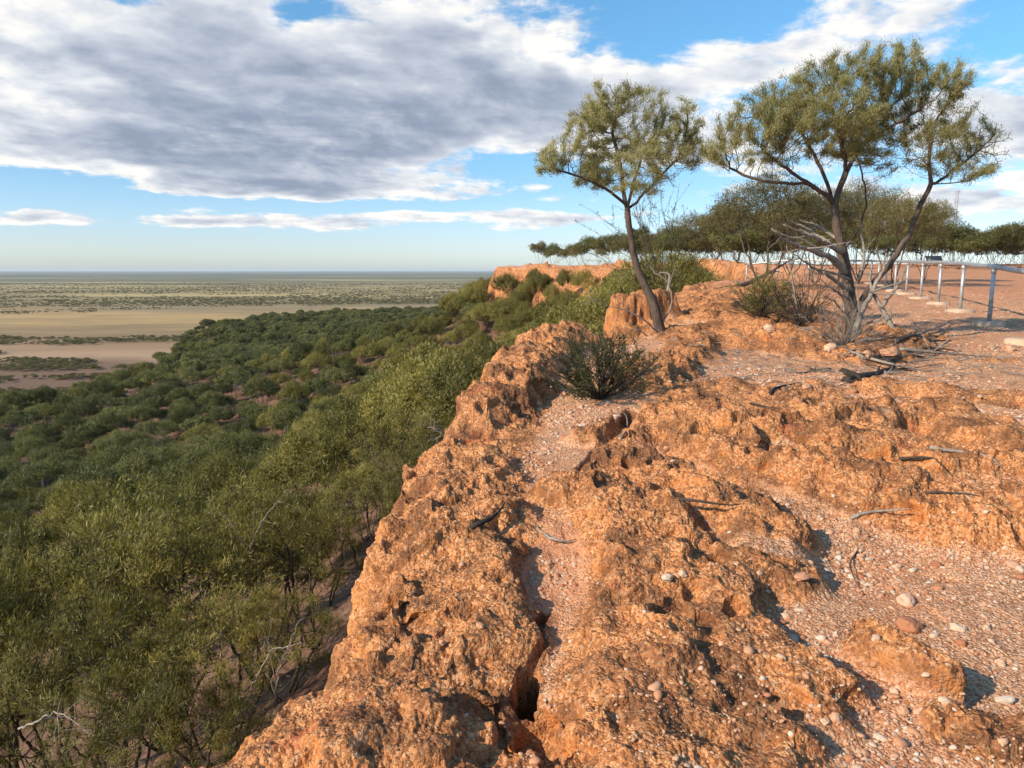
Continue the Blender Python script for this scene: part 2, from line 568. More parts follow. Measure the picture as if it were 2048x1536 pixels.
def terrain(x, y):
    """height, outcrop share, distance outside the cliff edge, talus share"""
    r = np.hypot(x, y)
    u = seg_dist(x, y, EDGE)
    u = np.where(inside(x, y, PLATEAU_POLY), -u, u).astype(F32)
    zero = np.zeros_like(u)
    # a ragged edge: coarser where the cliff is far off
    near = sstep(60, 15, y)
    uw = u + near * (0.26 * fbm2(x, y, 0.9, 4, 0.55, 1) + 0.07 * fbm2(x, y, 4.0, 3, 0.5, 2)) \
        + (1 - near) * (3.4 * fbm2(x, y, 0.07, 5, 0.6, 3))
    base = zn(y) - 0.10 * sstep(-1.6, 0.0, u) * near
    base += (1 - near) * sstep(-9, 0, u) * 1.5 * (fbm2(x, y, .20, 5, .6, 15) - .12) + 0.05 * fbm2(x, y, 0.45, 3, 0.5, 4) + sstep(20, 60, r) * 0.25 * fbm2(x, y, 0.05, 3, 0.5, 5)
    rock = np.zeros_like(u)
    h = np.zeros_like(u)
    wx = x + 0.10 * fbm2(x, y, 2.2, 3, 0.5, 6)
    wy = y + 0.16 * fbm2(x, y, 2.2, 3, 0.5, 7)
    grav = np.zeros_like(u)
    sel = np.nonzero((r < 26) & (y > 0.3))
    sx, sy = wx[sel], wy[sel]
    hs, rs, gs = np.zeros_like(sx), np.zeros_like(sx), np.zeros_like(sx)
    for pts, w, A, kind in STROKES:
        d = seg_dist(sx, sy, pts)
        k = sstep(1.45 * w, 0.55 * w, d)
        hs = np.where(A > 0, np.maximum(hs, hs * (1 - k) + A * k), hs + A * k) if A > 0 else hs + A * k
        if kind: rs = np.maximum(rs, sstep(1.6 * w, 0.7 * w, d))
        else: gs = np.maximum(gs, sstep(1.0 * w, 0.45 * w, d))
    h[sel], rock[sel], grav[sel] = hs, rs, gs
    # scattered outcrops over the rest of the platform, and all along the rim
    o = fbm2(x, y * 1.35, 0.42, 4, 0.55, 8)
    gen = sstep(0.02, 0.24, o) * sstep(2.5, 6.0, y) * sstep(45, 22, y) * (1 - 0.75 * sstep(4.5, 8.5, x - 0.25 * (y - 8)))
    rim = sstep(-1.0, -0.45, u)
    rock = np.maximum(rock * (0.75 + 0.5 * sstep(-.3, .2, o)), np.maximum(0.8 * gen, rim))
    rock = np.clip(rock - grav * 0.9, 0, 1)
    h += gen * 0.13 * sstep(0, .5, o)
    # ledges: the outcrops break down in steps
    t = fbm2(x + 0.12 * fbm2(x, y, 3, 2, .5, 9), y, 1.5, 4, 0.5, 10) * 0.5 + 0.5
    st = t * 5
    fl = np.floor(st)
    ledge = (fl + sstep(0.55, 0.95, st - fl)) / 5
    lod = sstep(60, 25, r)
    h += rock * lod * (0.16 * (ledge - 0.5) + 0.06 * (1 - 2 * np.abs(fbm2(x, y, 3.1, 3, 0.5, 11))))
    plat = base + h
    # the cliff and the slope under it
    cb = np.where(y > 50, -7.0, -4.3).astype(F32) * 1.0
    cb = -4.3 - 1.9 * sstep(60, 140, y) + 0.9 * sstep(20, 40, y) * sstep(110, 70, y)
    ud = np.maximum(uw, 0)
    tal = cb - 25.5 * (1 - np.exp(-ud / 37.0)) + near * 0.25 * fbm2(x, y, .4, 4, .5, 12) \
        + sstep(8, 40, ud) * (2.2 * fbm2(x, y, 0.018, 4, 0.5, 13))
    width = np.where(y > 45, 2.6, 0.85)
    width = 0.85 + 1.8 * sstep(25, 80, y) + 9.0 * sstep(96, 106, y) * sstep(150, 138, y)
    c = np.clip(uw / width, 0, 1)
    c2 = 0.06 * sstep(0, .15, c) + 0.94 * sstep(0.06, 1.0, c) ** 0.85
    z = plat * (1 - c2) + tal * c2
    # bench edge and the drop to the plain
    v = seg_dist(x, y, BENCH)
    v = np.where(inside(x, y, BENCH_POLY), -v, v) + 9 * fbm2(x, y, 0.02, 4, 0.5, 14)
    z = z - np.clip(v + 6, 0, 90) * 0.62 * sstep(-8, 20, v)
    talus = sstep(0.75, 1.0, c)
    rock = np.where(uw > 0, 1 - talus, rock)
    z = np.maximum(z, -74)
    return z.astype(F32), rock.astype(F32), u, talus.astype(F32)


def ground_z(x, y):
    z, _, _, _ = terrain(np.array([x], F32), np.array([y], F32))
    return float(z[0])

# ------------------------------------------------------------------ terrain mesh: one sheet, denser near the lookout
def geom(a, b, ratio):
    n = max(2, int(math.log(b / a) / ratio))
    return list(a * (b / a) ** (np.arange(n) / n))


RS = np.array(geom(.3, 1.5, .04) + geom(1.5, 6, .0026) + geom(6, 28, .004) + geom(28, 250, .009) + geom(250, 900, .02) + [900.0])
az_f = np.radians(np.arange(-39, 39.001, .06))
az_c = np.radians(np.arange(39.06 + 1, 321 - .5, 2.0))
AZS = np.concatenate([az_f, az_c])
NR, NA = len(RS), len(AZS)
RR, AA = np.meshgrid(RS.astype(F32), AZS.astype(F32), indexing='ij')
GX, GY = RR * np.sin(AA), RR * np.cos(AA)
shape = GX.shape
gz, rock, uu, talus = (a.reshape(shape) for a in terrain(GX.ravel(), GY.ravel()))
P = np.stack([GX, GY, gz], -1)


def grid_normals(P):
    a = np.empty_like(P); b = np.empty_like(P)
    a[1:-1] = P[2:] - P[:-2]; a[0] = P[1] - P[0]; a[-1] = P[-1] - P[-2]
    b[:] = np.roll(P, -1, 1) - np.roll(P, 1, 1)
    n = np.cross(b, a)
    n /= np.linalg.norm(n, axis=-1, keepdims=True) + 1e-12
    return n


def blur(N, k):
    for ax in (0, 1):
        pad = [(0, 0)] * 3
        pad[ax] = (k, k)
        c = np.cumsum(np.pad(N, pad, mode='edge' if ax == 0 else 'wrap'), axis=ax, dtype=np.float64)
        if ax == 0:
            c = np.concatenate([np.zeros_like(c[:1]), c], 0)
            N = ((c[2 * k + 1:] - c[:-2 * k - 1]) / (2 * k + 1)).astype(F32)
        else:
            c = np.concatenate([np.zeros_like(c[:, :1]), c], 1)
            N = ((c[:, 2 * k + 1:] - c[:, :-2 * k - 1]) / (2 * k + 1)).astype(F32)
    return N


pk_ = seg_dist(GX.ravel(), GY.ravel(), WL([(1110, 1070), (1090, 1190)])).reshape(shape)
NRM = blur(grid_normals(P), 3)
NRM /= np.linalg.norm(NRM, axis=-1, keepdims=True) + 1e-9
# broken, lumpy rock: displaced along the surface so that faces bulge and undercut
near_m = RR < 70
X, Y, Z = P[..., 0][near_m], P[..., 1][near_m], P[..., 2][near_m]
rk, ta = rock[near_m], talus[near_m]
rr = RR[near_m]
q = 0.05
wx_ = X + q * vn3(X * 5, Y * 5, Z * 5, 1); wy_ = Y + q * vn3(X * 5, Y * 5, Z * 5, 2); wz_ = Z + q * vn3(X * 5, Y * 5, Z * 5, 0)
lump = 0.45 - worley(wx_, wy_, wz_ * 1.2, 2.6)
lump2 = 0.45 - worley(wx_ + 5, wy_, wz_, 7.5)
lump3 = 0.45 - worley(wx_, wy_ + 3, wz_, 20.0)
lump4 = 0.45 - worley(wx_, wy_ + 7, wz_, 46.0)
f4 = fbm3(X, Y, Z, 11.0, 4, 0.6, 1)
rough = np.clip(0.6 + 0.9 * fbm3(X, Y, Z, 1.3, 2, .5, 2), 0.25, 1.3)
d_rock = (0.075 * lump + 0.040 * lump2 * rough + 0.026 * lump3 * rough + 0.014 * lump4 + 0.062 * f4 * rough)
pit = fbm3(X, Y, Z, 3.4, 3, .5, 0)
d_rock -= 0.05 * sstep(0.14, 0.38, pit)
d_grav = 0.016 * fbm3(X, Y, Z, 3.0, 3, 0.5, 2) + 0.006 * lump4 * sstep(12, 5, rr) + 0.010 * sstep(.05, .3, fbm3(X, Y, Z, 7, 2, .5, 0))
disp = rk * d_rock + (1 - rk) * d_grav + ta * 0.12 * lump
NN = NRM[near_m]
P[near_m] += NN * disp[:, None]
# the far headland's face: vertical flutes and joints
far_m = (RR >= 70) & (rock > 0.3) & (uu > -6) & (uu < 8)
if far_m.any():
    X, Y, Z = P[..., 0][far_m], P[..., 1][far_m], P[..., 2][far_m]
    P[far_m] += NRM[far_m] * (0.9 * (0.45 - worley(X, Y, Z * .4, .35)) + 0.8 * fbm3(X, Y, Z * .3, .45, 3, .5, 1))[:, None]

idx = np.arange(NR * NA).reshape(NR, NA)
i0, i1 = idx[:-1], idx[1:]
j0, j1 = i0, np.roll(i0, -1, 1)
k0, k1 = i1, np.roll(i1, -1, 1)
QUADS = np.stack([j0, j1, k1, k0], -1).reshape(-1, 4)[:, ::-1]

# --- material of the rock platform, the cliff and the slope
m_ter, nt, out = material('laterite rock and gravel')
pos = nt.node('ShaderNodeTexCoord').outputs['Object']
gN = nt.node('ShaderNodeNewGeometry').outputs['Normal']
nx, ny, nz = nt.sep(gN)
a_rock, a_tal, a_red = nt.attr('rock'), nt.attr('talus'), nt.attr('red')
big = nt.noise(pos, 0.9, 4, .55)
mid = nt.noise(pos, 5.0, 5, .6)
fine = nt.noise(pos, 60.0, 5, .68)
v1 = nt.voro(nt.vm('ADD', pos, nt.vm('MULTIPLY', nt.noise(pos, 60.0, 2, .5, out=1), (.010, .010, .010))), 72.0)
v2 = nt.voro(pos, 120.0)
spk = nt.noise(pos, 130.0, 3, .6)
v3 = nt.voro(pos, 17.0)
c1 = nt.sep(v1['Color'])
c2 = nt.sep(v2['Color'])
# fresh broken faces: saturated ochre to orange
fresh = nt.ramp(nt.m('ADD', nt.m('MULTIPLY', mid, .6), nt.m('MULTIPLY', big, .4)),
                [(.30, (.38, .122, .038)), (.45, (.60, .225, .068)), (.58, (.68, .31, .108)), (.72, (.66, .40, .21))])
# weathered skin: dark brown crust with pebbles set in it
crust = nt.ramp(nt.m('ADD', nt.m('MULTIPLY', c1[0], .42), nt.m('MULTIPLY', fine, .58)),
                [(.22, (.15, .066, .034)), (.40, (.37, .150, .060)), (.54, (.58, .250, .098)), (.68, (.63, .35, .18)), (.85, (.67, .49, .34))])
cm = nt.m('ADD', nt.m('MULTIPLY', nz, .55), nt.m('ADD', nt.m('MULTIPLY', mid, .9), nt.m('MULTIPLY', fine, .35)))
cmask = nt.mr(cm, .52, .92)
rockc = nt.mix(nt.m('MULTIPLY', cmask, .88), fresh, crust)
dark = nt.mr(nt.m('ADD', nt.noise(pos, 2.4, 6, .7), nt.m('MULTIPLY', fine, .30)), .61, .76)
rockc = nt.mix(nt.m('MULTIPLY', dark, .68), rockc, (.085, .042, .026))
streak = nt.mr(nt.noise(nt.vm('MULTIPLY', pos, (1.1, 1.1, .14)), 1.0, 5, .65), .44, .62)
steep = nt.mr(nz, .75, .35)
rockc = nt.mix(nt.m('MULTIPLY', nt.m('MULTIPLY', streak, steep), .72), rockc, (.13, .062, .038))
pale = nt.mr(nt.noise(nt.vm('ADD', pos, (7.3, 1.1, 4.2)), 1.7, 4, .6), .67, .76)
rockc = nt.mix(nt.m('MULTIPLY', pale, .45), rockc, (.56, .47, .36))
redp = nt.mr(nt.noise(nt.vm('ADD', pos, (2.3, 9.1, 1.2)), 2.6, 4, .6), .60, .72)
rockc = nt.mix(nt.m('MULTIPLY', redp, .45), rockc, (.46, .11, .045))
rockc = nt.mix(nt.m('MULTIPLY', nt.mr(nt.m('ADD', nt.m('MULTIPLY', spk, .7), nt.m('MULTIPLY', fine, .5)), .64, .76), nt.m('ADD', .25, nt.m('MULTIPLY', cmask, .5))), rockc, (.075, .040, .026))
# gravel: pinkish sand full of small stones
grav = nt.ramp(nt.m('ADD', nt.m('MULTIPLY', c2[0], .7), nt.m('MULTIPLY', fine, .3)),
               [(.15, (.26, .11, .055)), (.40, (.50, .245, .125)), (.60, (.58, .325, .185)), (.78, (.65, .43, .28)), (.92, (.70, .56, .43))])
grav = nt.mix(nt.m('MULTIPLY', nt.mr(nt.noise(pos, 1.6, 4, .6), .42, .66), .55), grav, (.50, .215, .105))
redc = nt.ramp(nt.m('ADD', nt.m('MULTIPLY', mid, .6), nt.m('MULTIPLY', fine, .4)),
               [(.3, (.38, .15, .075)), (.5, (.54, .25, .13)), (.7, (.61, .36, .22))])
grav = nt.mix(a_red, grav, redc)
talc = nt.ramp(nt.m('ADD', nt.m('MULTIPLY', nt.noise(pos, .35, 5, .6), .55), nt.m('MULTIPLY', mid, .45)),
               [(.3, (.075, .046, .032)), (.5, (.155, .088, .060)), (.7, (.27, .165, .118))])
base = nt.mix(nt.mr(nt.m('ADD', a_rock, nt.m('MULTIPLY', nt.m('SUBTRACT', mid, .5), .7)), .25, .55), grav, rockc)
base = nt.mix(a_tal, base, talc)
hgt = nt.m('ADD', nt.m('MULTIPLY', nt.m('SUBTRACT', 1.0, v1['Distance']), .8),
           nt.m('ADD', nt.m('MULTIPLY', nt.m('SUBTRACT', 1.0, v2['Distance']), .45), nt.m('MULTIPLY', fine, .9)))
hgt = nt.m('ADD', hgt, nt.m('MULTIPLY', nt.m('MULTIPLY', nt.m('SUBTRACT', 1.0, v3['Distance']), 1.1), a_rock))
principled(nt, out, base, .92, normal=nt.bump(nt.m('ADD', hgt, nt.m('MULTIPLY', spk, .5)), .85, .012), spec=.12)

V = P.reshape(-1, 3)
ter_me = mesh_np('ground', V, QUADS, m_ter, smooth=True)
fattr(ter_me, 'rock', rock.ravel())
fattr(ter_me, 'talus', talus.ravel())
fattr(ter_me, 'red', np.maximum(.8 * sstep(.35, .15, pk_), sstep(13, 26, GY) * 0.85 * (1 - sstep(-.2, .4, fbm2(GX, GY, .12, 3, .5, 2)) * .4)).ravel())
ter_o = tag(link('ground', ter_me), kind='structure')
ter_o['label'] = 'orange rock and gravel platform, cliff and wooded slope'


def surf(x, y):
    """a point of the finished surface near a plan point"""
    i = int(np.clip(np.searchsorted(RS, math.hypot(x, y)), 0, NR - 1))
    a = math.atan2(x, y) % (2 * math.pi)
    az = AZS % (2 * math.pi)
    j = int(np.argmin(np.abs((az - a + math.pi) % (2 * math.pi) - math.pi)))
    return P[i, j]


def surf_px(px, py):
    """the platform point seen at a pixel (nearest surface point along the ray)"""
    cx, dy, dz = ray(px, py)
    a = math.atan2(cx, dy)
    j = int(np.argmin(np.abs(az_f - a)))
    col = P[:, j]
    _, vy, d = project(col)
    ok = np.nonzero((vy <= py) & (col[:, 1] > .5) & (d > .5))[0]
    return col[ok[0]] if len(ok) else col[-1]


print('terrain', len(V), round(time.time() - T0, 1))

# ------------------------------------------------------------------ the plain
PZ = -66.0
m_pl, nt, out = material('grass plain')
pos = nt.node('ShaderNodeTexCoord').outputs['Object']
px_, py_, pz_ = nt.sep(pos)
st = nt.comb(nt.m('MULTIPLY', px_, .35), py_, 0.0)
wob = nt.noise(st, .0016, 4, .6)
wob2 = nt.noise(st, .012, 4, .6)
L = nt.m('LOGARITHM', nt.m('MAXIMUM', py_, 50.0), 10.0)
L = nt.m('ADD', L, nt.m('ADD', nt.m('MULTIPLY', nt.m('SUBTRACT', wob, .5), .34), nt.m('MULTIPLY', nt.m('SUBTRACT', wob2, .5), .18)))


def lp(d): return (math.log10(d) - 2.5) / 2.2


band = nt.ramp(nt.m('DIVIDE', nt.m('SUBTRACT', L, 2.5), 2.2), [
    (lp(360), (.16, .105, .075)), (lp(500), (.19, .125, .085)), (lp(545), (.40, .27, .17)), (lp(620), (.33, .22, .135)), (lp(700), (.25, .175, .10)),
    (lp(850), (.27, .195, .105)), (lp(990), (.43, .30, .14)), (lp(1120), (.40, .28, .13)), (lp(1260), (.27, .21, .12)), (lp(1420), (.26, .205, .12)),  # grey-brown stretch beyond the straw paints a cloud shadow into the grass colour
    (lp(1600), (.25, .205, .10)), (lp(2100), (.29, .235, .115)), (lp(3300), (.36, .29, .14)), (lp(5200), (.27, .24, .125)), (lp(9500), (.09, .115, .075)),
    (lp(30000), (.06, .085, .06))])
mot = nt.noise(st, .022, 6, .65)
band = nt.mix(nt.m('MULTIPLY', nt.mr(mot, .45, .7), .5), band, (.16, .13, .07))
band = nt.mix(nt.m('MULTIPLY', nt.mr(nt.noise(st, .007, 6, .62), .55, .68), .45), band, (.45, .33, .20))
# scrub too far off to be built bush by bush
far_scrub = nt.m('MULTIPLY', nt.mr(py_, 2600, 4200), nt.mr(nt.noise(nt.comb(nt.m('MULTIPLY', px_, .3), py_, 0.0), .0011, 7, .68), .40, .54))
straw = nt.m('MULTIPLY', nt.mr(py_, 1300, 1700), nt.mr(nt.noise(nt.comb(nt.m('MULTIPLY', px_, .22), py_, 0.0), .0034, 6, .6), .50, .60))
band = nt.mix(nt.m('MULTIPLY', straw, .8), band, (.46, .36, .175))
band = nt.mix(nt.m('MULTIPLY', far_scrub, .72), band, (.050, .070, .040))
band = nt.mix(1.0, band, (1.0, 1.0, 1.0), 'MULTIPLY')
principled(nt, out, band, .95, spec=.05)
k = 220
rp = np.array([0, 150, 400, 900, 2000, 5000, 12000, 30000, 75000.0])
a = np.arange(k) / k * 2 * math.pi
pv = np.vstack([[(0, 0, PZ)], np.concatenate([np.stack([r * np.cos(a), r * np.sin(a), np.full(k, PZ)], -1) for r in rp[1:]])])
qf = []
for i in range(len(rp) - 2):
    b0, b1 = 1 + i * k, 1 + (i + 1) * k
    j = np.arange(k); j2 = (j + 1) % k
    qf.append(np.stack([b0 + j, b1 + j, b1 + j2, b0 + j2], -1))
tf = np.stack([np.zeros(k, int), 1 + np.arange(k), 1 + (np.arange(k) + 1) % k], -1)
pl = tag(link('plain', mesh_np('plain', pv, [np.concatenate(qf), tf], m_pl)), kind='structure')

# ------------------------------------------------------------------ haze
hz = bpy.data.materials.new('air')
hz.use_nodes = True
hn = NT(hz.node_tree)
ho = hn.node('ShaderNodeOutputMaterial')
pvn = hn.node('ShaderNodeVolumePrincipled')
pvn.inputs['Color'].default_value = (.80, .90, 1.0, 1)
pvn.inputs['Density'].default_value = 3.2e-5
pvn.inputs['Anisotropy'].default_value = 0.0
hn.l.new(pvn.outputs[0], ho.inputs['Volume'])
mb = MB()
mb.box((0, 0, (-75 + 26) / 2), (156000, 156000, 101))
tag(mb.build('haze', hz), kind='stuff')

# ------------------------------------------------------------------ plant materials
def leaf_material(name, cols, trans=0.32):
    """cols: dark, middle, light leaf colour; the tint runs leaf by leaf and plant by plant"""
    m, nt, out = material(name)
    oi = nt.node('ShaderNodeObjectInfo')
    t = nt.m('ADD', nt.m('MULTIPLY', nt.attr('tint'), .55), nt.m('MULTIPLY', oi.outputs['Random'], .45))
    c = nt.ramp(t, [(.12, cols[0]), (.5, cols[1]), (.9, cols[2])])
    b = nt.node('ShaderNodeBsdfPrincipled')
    nt._in(b.inputs['Base Color'], c)
    b.inputs['Roughness'].default_value = .55
    b.inputs['Specular IOR Level'].default_value = .35
    tr = nt.node('ShaderNodeBsdfTranslucent')
    nt._in(tr.inputs['Color'], nt.mix(1.0, c, (1.1, 1.15, .6), 'MULTIPLY'))
    mx = nt.node('ShaderNodeMixShader')
    mx.inputs[0].default_value = trans
    nt.l.new(b.outputs[0], mx.inputs[1]); nt.l.new(tr.outputs[0], mx.inputs[2])
    nt.l.new(mx.outputs[0], out.inputs['Surface'])
    return m


def bark_material(name, lo, hi, scale=30):
    m, nt, out = material(name)
    pos = nt.node('ShaderNodeTexCoord').outputs['Object']
    s = nt.vm('MULTIPLY', pos, (1.0, 1.0, .22))
    n = nt.noise(s, scale, 5, .65)
    n2 = nt.noise(pos, 4.0, 4, .6)
    c = nt.ramp(nt.m('ADD', nt.m('MULTIPLY', n, .6), nt.m('MULTIPLY', n2, .4)), [(.33, lo), (.66, hi)])
    principled(nt, out, c, .9, normal=nt.bump(n, .8, .012), spec=.15)
    return m


M_OLIVE = leaf_material('olive mulga leaf', [(.065, .062, .022), (.14, .126, .046), (.25, .21, .082)])
M_SILVER = leaf_material('silvery mulga leaf', [(.21, .195, .088), (.40, .37, .18), (.58, .52, .28)], .46)
M_GREEN = leaf_material('bushy wattle leaf', [(.080, .078, .020), (.195, .178, .044), (.37, .31, .088)])
M_DARK = leaf_material('dark and cloud-shaded mulga leaf', [(.054, .060, .018), (.128, .134, .042), (.245, .235, .085)], .30)  # dark tone carries the cloud shade painted onto the bench wood
M_BROAD = leaf_material('gum leaf', [(.05, .06, .024), (.10, .115, .045), (.17, .175, .07)])
M_SPINY = leaf_material('small shrub leaf', [(.035, .042, .016), (.08, .09, .034), (.15, .15, .06)])
M_BARK = bark_material('grey brown bark', (.040, .030, .025), (.145, .108, .085))
M_DBARK = bark_material('dark bark', (.026, .020, .017), (.085, .066, .054))
M_DEAD = bark_material('weathered dead wood', (.13, .105, .088), (.36, .31, .265), 45)
M_GUMB = bark_material('pale gum bark', (.30, .27, .23), (.58, .54, .48), 12)
M_CHAR = bark_material('charred dead wood', (.02, .017, .015), (.075, .062, .055))


# ------------------------------------------------------------------ growing a tree
def grow(P0, par0, attr, step, kill, infl, iters, rng, up=0.10, jit=0.25, cap=6000):
    P = list(map(np.array, P0)); par = list(par0)
    A = np.asarray(attr, float)
    Pa = np.array(P)
    dm = ((A[:, None] - Pa[None]) ** 2).sum(-1)
    ni, nd = dm.argmin(1), np.sqrt(dm.min(1))
    alive = np.ones(len(A), bool)
    stuck = {}
    for it in range(iters):
        act = alive & (nd < infl)
        if not act.any():
            if alive.any() and it < iters - 1 and infl < 50:
                infl *= 1.5
                continue
            break
        ids = ni[act]
        dirs = A[act] - np.array(P)[ids]
        dirs /= np.linalg.norm(dirs, axis=1)[:, None] + 1e-9
        uq, inv = np.unique(ids, return_inverse=True)
        s = np.zeros((len(uq), 3))
        np.add.at(s, inv, dirs)
        s /= np.linalg.norm(s, axis=1)[:, None] + 1e-9
        s += rng.normal(0, jit, s.shape) + (0, 0, up)
        s /= np.linalg.norm(s, axis=1)[:, None] + 1e-9
        new = []
        for u_, d_ in zip(uq, s):
            c = stuck.get(int(u_), 0)
            if c > 5: continue
            stuck[int(u_)] = c + 1
            new.append((P[u_] + d_ * step, int(u_)))
        if not new or len(P) > cap: break
        b0 = len(P)
        for p, q in new:
            P.append(p); par.append(q)
        Nn = np.array([p for p, _ in new])
        dm = np.sqrt(((A[:, None] - Nn[None]) ** 2).sum(-1))
        k = dm.argmin(1); dmin = dm[np.arange(len(A)), k]
        better = dmin < nd
        ni[better] = b0 + k[better]; nd[better] = dmin[better]
        alive &= nd > kill
    return np.array(P), np.array(par)


def radii(par, tip=.004, n=2.1):
    acc = np.zeros(len(par)); r = np.zeros(len(par))
    for i in range(len(par) - 1, -1, -1):
        r[i] = max(tip, acc[i] ** (1 / n)) if acc[i] > 0 else tip
        if par[i] >= 0: acc[par[i]] += r[i] ** n
    return r


def skeleton_tubes(mb, P, par, r, rmin=0.0, k_big=8):
    kids = [[] for _ in par]
    for i, p in enumerate(par):
        if p >= 0: kids[p].append(i)
    stack = [(i, None) for i, p in enumerate(par) if p < 0]
    while stack:
        i, frm = stack.pop()
        chain = [] if frm is None else [frm]
        rad = [] if frm is None else [min(r[frm], r[i] * 1.15)]
        while True:
            chain.append(i); rad.append(r[i])
            ks = kids[i]
            if not ks: break
            ks = sorted(ks, key=lambda j: -r[j])
            for j in ks[1:]:
                if r[j] >= rmin: stack.append((j, i))
            i = ks[0]
            if r[i] < rmin: break
        if len(chain) > 1:
            rm = max(rad)
            k = k_big if rm > .035 else 5 if rm > .012 else 3
            mb.tube(P[chain], rad, k, cap=rm > .03)


def leaf_quads(base, dirs, L, Wd, rng, facing=None):
    n = len(base)
    nr = rng.normal(0, .6, (n, 3))
    side = np.cross(dirs, nr if facing is None else nr + facing)
    side /= np.linalg.norm(side, axis=1)[:, None] + 1e-9
    L = np.broadcast_to(L, (n,))[:, None]; Wd = np.broadcast_to(Wd, (n,))[:, None]
    midp = base + dirs * L * .5
    V = np.stack([base, midp + side * Wd * .5, base + dirs * L, midp - side * Wd * .5], 1).reshape(-1, 3)
    Q = np.arange(n * 4).reshape(n, 4)
    return V, Q


def foliage(P, par, r, n, L, Wd, rng, thr, up=.5, spread=.06, gaps=.35, clump=3.0, centres=None, face=1.2):
    """leaf blades along the outer twigs; some twigs stay bare"""
    tw = np.nonzero((r <= thr) & (par >= 0))[0]
    if not len(tw): tw = np.nonzero(par >= 0)[0]
    Pt = P[tw]
    dens = 0.5 + 0.5 * fbm3(Pt[:, 0], Pt[:, 1], Pt[:, 2], clump, 2, .5, 1) * 2.2 + 0.25 * rng.uniform(-1, 1, len(tw))
    w = np.clip(dens - gaps, 0.01, 1.2)
    w /= w.sum()
    pick = rng.choice(len(tw), n, p=w)
    a = P[tw[pick]]; b = P[par[tw[pick]]]
    t = rng.uniform(0, 1, (n, 1))
    base = a * t + b * (1 - t) + rng.normal(0, spread, (n, 3)) * rng.uniform(.2, 1, (n, 1))
    bd = a - b
    bd /= np.linalg.norm(bd, axis=1)[:, None] + 1e-9
    d = bd * .55 + rng.normal(0, .55, (n, 3)) + (0, 0, up)
    d /= np.linalg.norm(d, axis=1)[:, None] + 1e-9
    facing = None
    if centres is not None:
        facing = np.empty((n, 3))
        for s0 in range(0, n, 20000):
            bb = base[s0:s0 + 20000]
            k = ((bb[:, None] - centres[None]) ** 2).sum(-1).argmin(1)
            o_ = bb - centres[k]
            facing[s0:s0 + 20000] = o_ / (np.linalg.norm(o_, axis=1)[:, None] + 1e-6)
        facing = (facing + (0, 0, .35)) * face
    V, Q = leaf_quads(base, d, L * rng.uniform(.6, 1.25, n), Wd * rng.uniform(.7, 1.3, n), rng, facing)
    tint = np.clip(.5 + .30 * fbm3(base[:, 0], base[:, 1], base[:, 2], 1.6, 2, .5, 2) * 2 + rng.normal(0, .17, n), 0, 1)
    return V, Q, np.repeat(tint, 4)


def crown_mesh(name, V, Q, tint, mat):
    me = mesh_np(name, V, Q, mat)
    fattr(me, 'tint', tint)
    return me


def ell_points(ells, n, rng, shell=0.0):
    """attraction points in a set of ellipsoids (c, r)"""
    vol = np.array([np.prod(r) ** .5 for c, r in ells])
    pick = rng.choice(len(ells), n, p=vol / vol.sum())
    v = rng.normal(0, 1, (n, 3)); v /= np.linalg.norm(v, axis=1)[:, None]
    rad = rng.uniform(shell, 1, (n, 1)) ** (1 / 2.4)
    c = np.array([e[0] for e in ells])[pick]; r = np.array([e[1] for e in ells])[pick]
    return c + v * rad * r


def bush_form(seed, H, R, style):
    """stems and crown lobes of a slope mulga: dome (rounded), flat (layered umbrella) or open (loose tall gum)"""
    rng = np.random.default_rng(seed)
    P, par = [np.zeros(3), np.array([0, 0, .06])], [-1, 0]
    ns = {'dome': 5, 'flat': 4, 'open': 2, 'low': 6}[style]
    h0 = {'dome': .36, 'flat': .44, 'open': .45, 'low': .24}[style] * H
    tops = []
    a0 = rng.uniform(0, 6.28)
    for s in range(ns):
        a = a0 + s * 2 * math.pi / ns + rng.uniform(-.5, .5)
        rr_ = R * rng.uniform(.18, .42) * (.5 if style == 'open' else 1)
        prev = 1
        n = 5
        for k in range(1, n + 1):
            f = k / n
            p = np.array([math.cos(a) * rr_ * f ** .8, math.sin(a) * rr_ * f ** .8, h0 * f]) + rng.normal(0, .035, 3) * R * .5
            P.append(p); par.append(prev); prev = len(P) - 1
        tops.append(P[-1])
    ells = []
    nl = {'dome': 11, 'flat': 10, 'open': 8, 'low': 17}[style]
    for k in range(nl):
        a = a0 + k * 2.399
        q = math.sqrt((k + .5) / nl) * .80
        zz = {'dome': .85 - .33 * q ** 1.7, 'flat': .84 - .26 * q ** 1.8, 'open': .80 - .35 * q, 'low': .84 - .54 * (k * .618 % 1) * (.35 + .65 * q)}[style] * H + rng.uniform(-.06, .06) * H
        c = np.array([math.cos(a) * q * R, math.sin(a) * q * R, zz])
        s = rng.uniform(.8, 1.2)
        ells.append((c, np.array([.35 * R * s, .35 * R * s, (.16 if style == 'dome' else .145 if style == 'flat' else .16) * H * s])))
    return P, par, ells, rng


